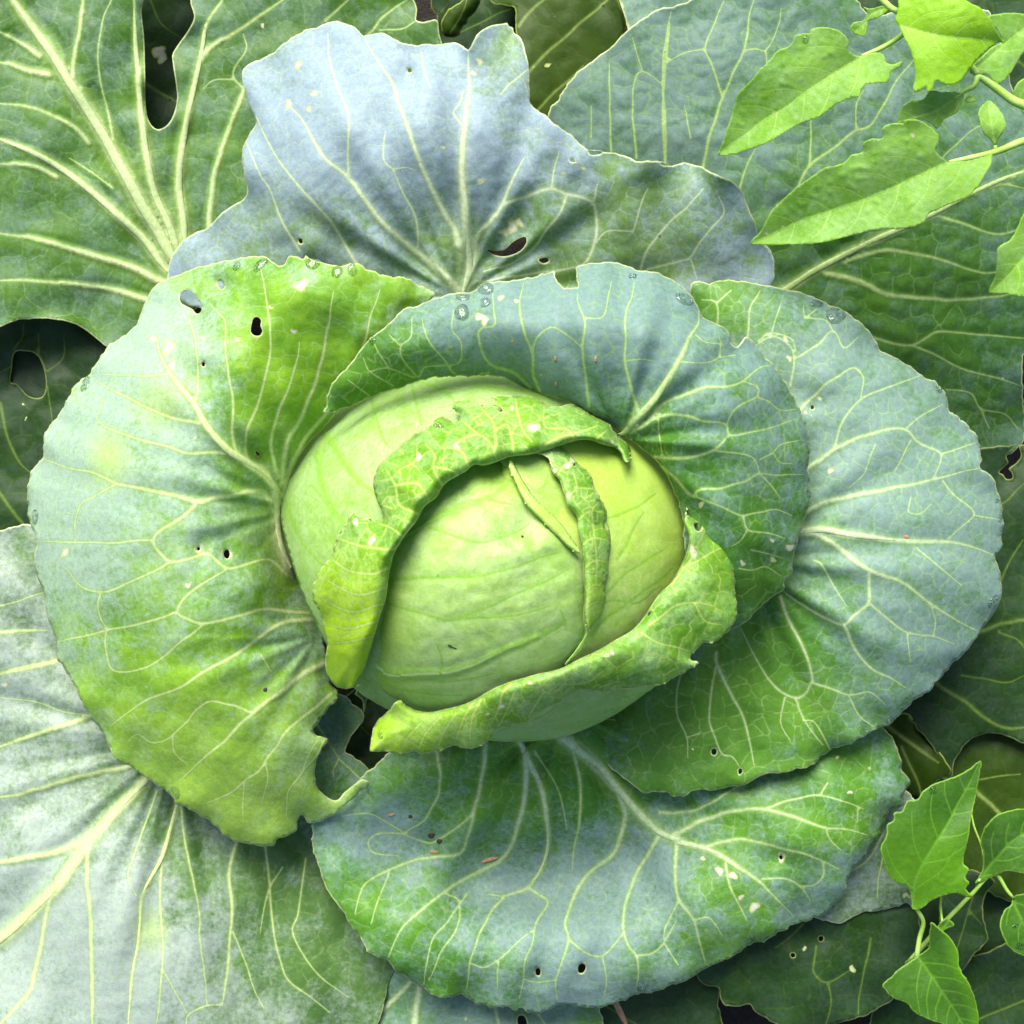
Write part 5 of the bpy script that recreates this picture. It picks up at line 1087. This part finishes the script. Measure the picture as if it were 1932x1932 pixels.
tube('petiole', [(1790, 306, 566), (1830, 298, 563), (1880, 286, 556), (1932, 266, 545), (2010, 250, 500), (2040, 340, 420)], [3.5, 5, 6, 7, 8, 9], M['stem'], w1)
tube('petiole', [(1878, 274, 558), (1878, 284, 556)], [3, 3.5], M['stem'], w1)
tube('petiole', [(1985, 430, 494), (2010, 440, 470), (2050, 440, 330)], [4, 5, 6], M['stem'], w1)

# ------------------------------------------------------------------ weed at the lower right
w2 = empty('weed', 1760, 1850, 0, 'darker green weed sprig in the shade at the lower right', 'weed', 'weeds growing among the cabbage leaves')
weed_leaf('V1', w2, 'weedshade', "33: 1702,538 1640,580 1560,620 1450,660 1390,700 1370,735 1312,752 1285,800 1240,813 1240,850 1208,870 1200,940 1170,1000 1190,1070 1210,1130 1250,1180 1310,1200 1332,1250 1342,1322 1400,1312 1430,1285 1500,1252 1570,1237 1640,1262 1658,1250 1620,1215 1642,1188 1618,1150 1642,1110 1612,1080 1620,1010 1640,930 1650,850 1670,750 1690,650",
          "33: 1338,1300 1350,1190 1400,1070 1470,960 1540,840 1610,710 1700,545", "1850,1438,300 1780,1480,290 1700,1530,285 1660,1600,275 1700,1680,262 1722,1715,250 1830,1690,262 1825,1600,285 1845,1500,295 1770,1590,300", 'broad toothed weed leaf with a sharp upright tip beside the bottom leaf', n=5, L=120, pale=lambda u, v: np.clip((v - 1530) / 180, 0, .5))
weed_leaf('V2', w2, 'weedshade', "33: 1940,793 1850,800 1790,820 1740,870 1710,920 1700,960 1715,1030 1710,1120 1672,1188 1760,1152 1830,1122 1900,1128 1980,1140 2060,1080 2060,880", "33: 1690,1175 1760,1080 1850,980 1990,880", "1932,1527,240 1850,1590,235 1842,1660,220 1895,1645,225 1960,1640,235 1960,1550,245 1890,1590,248", 'smooth rounded weed leaf at the right edge', n=4, L=70)
weed_leaf('V3', w2, 'weedshade', "33: 1870,1260 1900,1245 1990,1240 2050,1350 2060,1500 1990,1590 1932,1570 1870,1540 1820,1470 1805,1400 1830,1330 1865,1295", "33: 1870,1262 1910,1360 1960,1460 2010,1560", "1910,1690,215 1890,1745,210 1910,1795,200 1980,1790,205 1970,1700,212 1930,1740,216", 'rounded weed leaf with water beads at the right edge', n=3, L=50)
weed_leaf('V4', w2, 'weedshade', "33: 1438,1393 1490,1430 1550,1490 1585,1560 1590,1630 1640,1720 1680,1820 1690,1932 1660,2010 1600,2000 1500,1932 1430,1910 1350,1870 1310,1820 1250,1800 1200,1760 1180,1725 1230,1680 1270,1640 1340,1590 1380,1560 1425,1530 1430,1450", "33: 1365,1570 1450,1690 1510,1780 1570,1870 1640,1990", "1757,1741,235 1810,1800,232 1840,1890,205 1845,1950,185 1780,1930,195 1690,1885,195 1670,1860,190 1735,1805,215 1790,1860,222", 'bright toothed weed leaf at the bottom right, its tip cut by the frame', n=5, L=100, pale=lambda u, v: np.clip((u - 1760 - (v - 1740) * .35) / 30, 0, .7))
weed_leaf('V5', w2, 'weedshade', "33: 1480,1400 1500,1385 1520,1370 1545,1385 1562,1410 1530,1420 1500,1440", "33: 1495,1420 1520,1395 1530,1375", "1772,1744,250 1785,1733,255 1800,1746,252 1780,1755,248", 'small curled weed bud above the bottom leaf', n=2, L=14, h=2.5, net=0)
tube('stem', [(1700, 1830, 0), (1715, 1815, 120), (1729, 1805, 205), (1735, 1770, 215), (1742, 1740, 228), (1728, 1712, 246)], [6, 5.5, 5, 5, 4.5, 4], M['stem'], w2)
tube('stem', [(1715, 1815, 120), (1772, 1750, 180), (1840, 1680, 205), (1862, 1656, 215), (1880, 1650, 218), (1900, 1680, 216), (1912, 1694, 214)], [5, 5, 4, 3.5, 4, 3.6, 3], M['stem'], w2)
tube('petiole', [(1846, 1663, 218), (1856, 1640, 205), (1853, 1600, 190), (1838, 1560, 180), (1832, 1530, 170)], [3, 2.5, 2.2, 2, 1.5], M['stem'], w2)
tube('petiole', [(1778, 1740, 245), (1775, 1715, 220), (1775, 1690, 190)], [2.6, 2.4, 2], M['stem'], w2)

# ------------------------------------------------------------------ water drops and crumbs lying on the leaves
def blob(name, key, u, v, r, hgt, mat, label, cat, group, stretch=1.0, rot=0.0, seed=0):
    rng = np.random.default_rng(seed + int(u * 7 + v * 3))
    z, n = surf_at(key, u, v)
    c = world_pos(np.array(u), np.array(v), np.array(z))
    n = n / np.linalg.norm(n)
    t = np.cross(n, (math.sin(rot), -math.cos(rot), .01)); t /= np.linalg.norm(t)
    b = np.cross(n, t)
    na, nb = 20, 9
    co, tr = [], []
    p1, p2 = rng.uniform(0, 6.28, 2)
    for i in range(nb):
        ph = math.pi * i / (nb - 1)
        for j in range(na):
            th = 2 * math.pi * j / na
            rr = math.sin(ph) * r * (1 + .09 * math.sin(2 * th + p1) + .06 * math.sin(3 * th + p2))
            zz_ = math.cos(ph) * hgt * (1 if ph < math.pi / 2 else .7)
            co.append(c + S * (t * rr * math.cos(th) * stretch + b * rr * math.sin(th) / stretch + n * zz_))
    for i in range(nb - 1):
        for j in range(na):
            A, B = i * na + j, i * na + (j + 1) % na
            tr += [(A, A + na, B), (B, A + na, B + na)]
    base = c
    co = np.array(co) - base
    o = make_mesh(name, co, np.array(tr), mat)
    o.location = base
    return tag(o, label, cat, group)

DR = [('A', '11: 1790,1442', 11, 'first of three close beads on the left leaf top margin'),
      ('A', '11: 1870,1432', 9, 'second of three close beads on the left leaf top margin'),
      ('A', '11: 1380,1408', 12, 'wide flat bead above the eaten hole in the left leaf'),
      ('A', '11: 1660,1398', 11, 'flat bead beside the nick in the top margin of the left leaf'),
      ('A', '11: 1256,1412', 8, 'small bead on the upper left margin of the left leaf'),
      ('A', '21: 455,325', 14, 'stretched bead on the outer left margin of the left leaf'),
      ('A', '21: 185,1025', 11, 'bead at the far left tip of the left leaf'),
      ('A', '31: 930,700', 10, 'bead on the lower left margin of the left leaf'),
      ('C', '12: 740,1580', 11, 'dark bead at the left shoulder of the arching leaf'),
      ('C', '12: 862,1532', 13, 'plump bead on the top margin of the arching leaf'),
      ('C', '12: 860,1606', 10, 'bead just below the plump one on the arching leaf'),
      ('C', '12: 735,1655', 13, 'flat wide bead inside the left shoulder of the arching leaf'),
      ('C', '12: 1640,1468', 9, 'bead right of the torn nick in the arching leaf'),
      ('C', '13: 128,1585', 13, 'bead at the upper right margin of the arching leaf'),
      ('C', '23: 788,905', 9, 'bead on the right margin of the arching leaf over the right leaf'),
      ('C', '22: 260,90', 8, 'small bead low on the left margin of the arching leaf'),
      ('D', '13: 930,1672', 17, 'largest bead, on the upper right margin of the right leaf'),
      ('D', '13: 830,1610', 10, 'flat bead left of the largest one on the right leaf'),
      ('D', '23: 1478,352', 8, 'small bead on the upper right margin of the right leaf'),
      ('D', '23: 1785,942', 7, 'upper of two beads at the far margin of right leaf'),
      ('D', '23: 1803,1032', 7, 'lower of two beads at the far margin of right leaf'),
      ('D', '23: 1768,1475', 11, 'bright bead on the lower right margin of the right leaf'),
      ('D', '33: 1085,360', 12, 'curved bead on lower margin of the right leaf'),
      ('D', '33: 1220,318', 9, 'bead beside the curved one on the right leaf'),
      ('D', '33: 1312,215', 10, 'bead on the lowest right corner of the right leaf'),
      ('G', '22: 1460,955', 9, 'bead high on the narrow rolled margin'), ('G', '22: 1440,1030', 12, 'largest bead on the narrow rolled margin'),
      ('G', '22: 1488,1000', 6, 'small bead at the outer edge of the narrow rolled margin'), ('G', '22: 1485,1345', 7, 'lowest bead on the narrow rolled margin'),
      ('J', '32: 1690,1730', 14, 'bead in a fold at the lower margin of the bottom leaf'), ('J', '32: 1890,1695', 9, 'bead on the lower right margin of the bottom leaf'), ('J', '33: 480,1470', 9, 'bead on the right margin of the bottom leaf'),
      ('F', '22: 610,540', 8, 'bead on the crinkled rolled margin'), ('E', '32: 300,400', 6, 'bead at the left end of the bottom rolled margin'),
      ('V1', '33: 1450,690', 7, 'bead on the pointed shaded weed leaf'), ('V3', '33: 1883,1412', 5, 'upper bead on the rounded weed leaf at the right edge'), ('V3', '33: 1910,1520', 8, 'lower bead on the rounded weed leaf at the right edge'),
      ('W1', '13: 775,212', 6, 'bead on the toothed upper weed leaf')]
for i, (key, pos, r, lab) in enumerate(DR):
    p = P(pos)[0]
    blob('water_drop', key, p[0], p[1], r * 1.12, r * .34, M['water'], 'clear water drop: ' + lab, 'water drop', 'water drops on the leaves', stretch=1 + .18 * math.sin(i * 2.3), rot=i * 1.3)

CR = [('J', '32: 880,1060', 9, 3.5, 'straw', 'reddish brown scrap lying in the trough of the bottom leaf', 2.0, .3), ('J', '32: 588,1020', 6, 2.2, 'brown', 'tan crumb left of the reddish scrap on the bottom leaf', 1.6, .2),
      ('J', '32: 572,930', 8, 3, 'black', 'dark green-black crumb above the tan one on the bottom leaf', 1.1, 0), ('J', '32: 615,962', 6, 2.5, 'black', 'dark crumb beside the larger dark one on the bottom leaf', 1.2, .8),
      ('J', '32: 462,830', 5, 2, 'black', 'right one of two brown crumbs on the inner slope of the bottom leaf', 1.1, .4), ('J', '32: 360,822', 5, 2, 'brown', 'left one of two brown crumbs on the inner slope of the bottom leaf', 1.4, .3),
      ('C', '22: 1002,94', 3.5, 1.6, 'brown', 'topmost of the four brown specks on the arching leaf', 1.4, 1.5), ('C', '22: 1230,188', 3.5, 1.6, 'brown', 'middle one of the four brown specks on the arching leaf', 1.4, 1.5),
      ('C', '22: 1444,190', 3.5, 1.6, 'brown', 'rightmost of the four brown specks on the arching leaf', 1.4, 1.5), ('C', '22: 1234,322', 3.5, 1.6, 'brown', 'lowest of the four brown specks on the arching leaf', 1.4, 1.5),
      ('D', '23: 1308,1133', 5, 2, 'brown', 'orange-brown speck on the midrib of the right leaf', 1.3, 0), ('H2', '22: 672,1712', 3.2, 1.5, 'black', 'left one of two tiny dark specks on the front of the head', 1.5, -.6), ('H2', '22: 694,1722', 3.0, 1.3, 'black', 'right one of two tiny dark specks on the front of the head', 1.7, -.3),
      ('H2', '22: 1055,1130', 2.2, 1.2, 'black', 'tiny dark speck high on the front of the head', 1.1, 0), ('A', '31: 1408,157', 4, 1.8, 'black', 'dark speck on the lower part of the left leaf', 1.1, 0), ('E', '23: -55,1540', 4.5, 2.2, 'black', 'dark crumb where the rolled margin meets the head', 1.2, 1), ('G', '22: 1330,748', 3, 1.5, 'black', 'dark crumb on the narrow rolled margin', 1.8, 1.2),
      ('X3', 'bb: 1110,350', 17, 3.5, 'straw', 'short reddish dry straw on the dull leaf at the bottom edge', 2.6, -1.15)]
for key, pos, r, hg, mt, lab, stx, ro in CR:
    p = P(pos)[0]
    blob('crumb', key, p[0], p[1], r, hg, M[mt], lab, 'plant crumb', 'crumbs lying on the leaves', stretch=stx, rot=ro)
print('TRIS', sum(n for _, n in STAT) * 2, STAT)
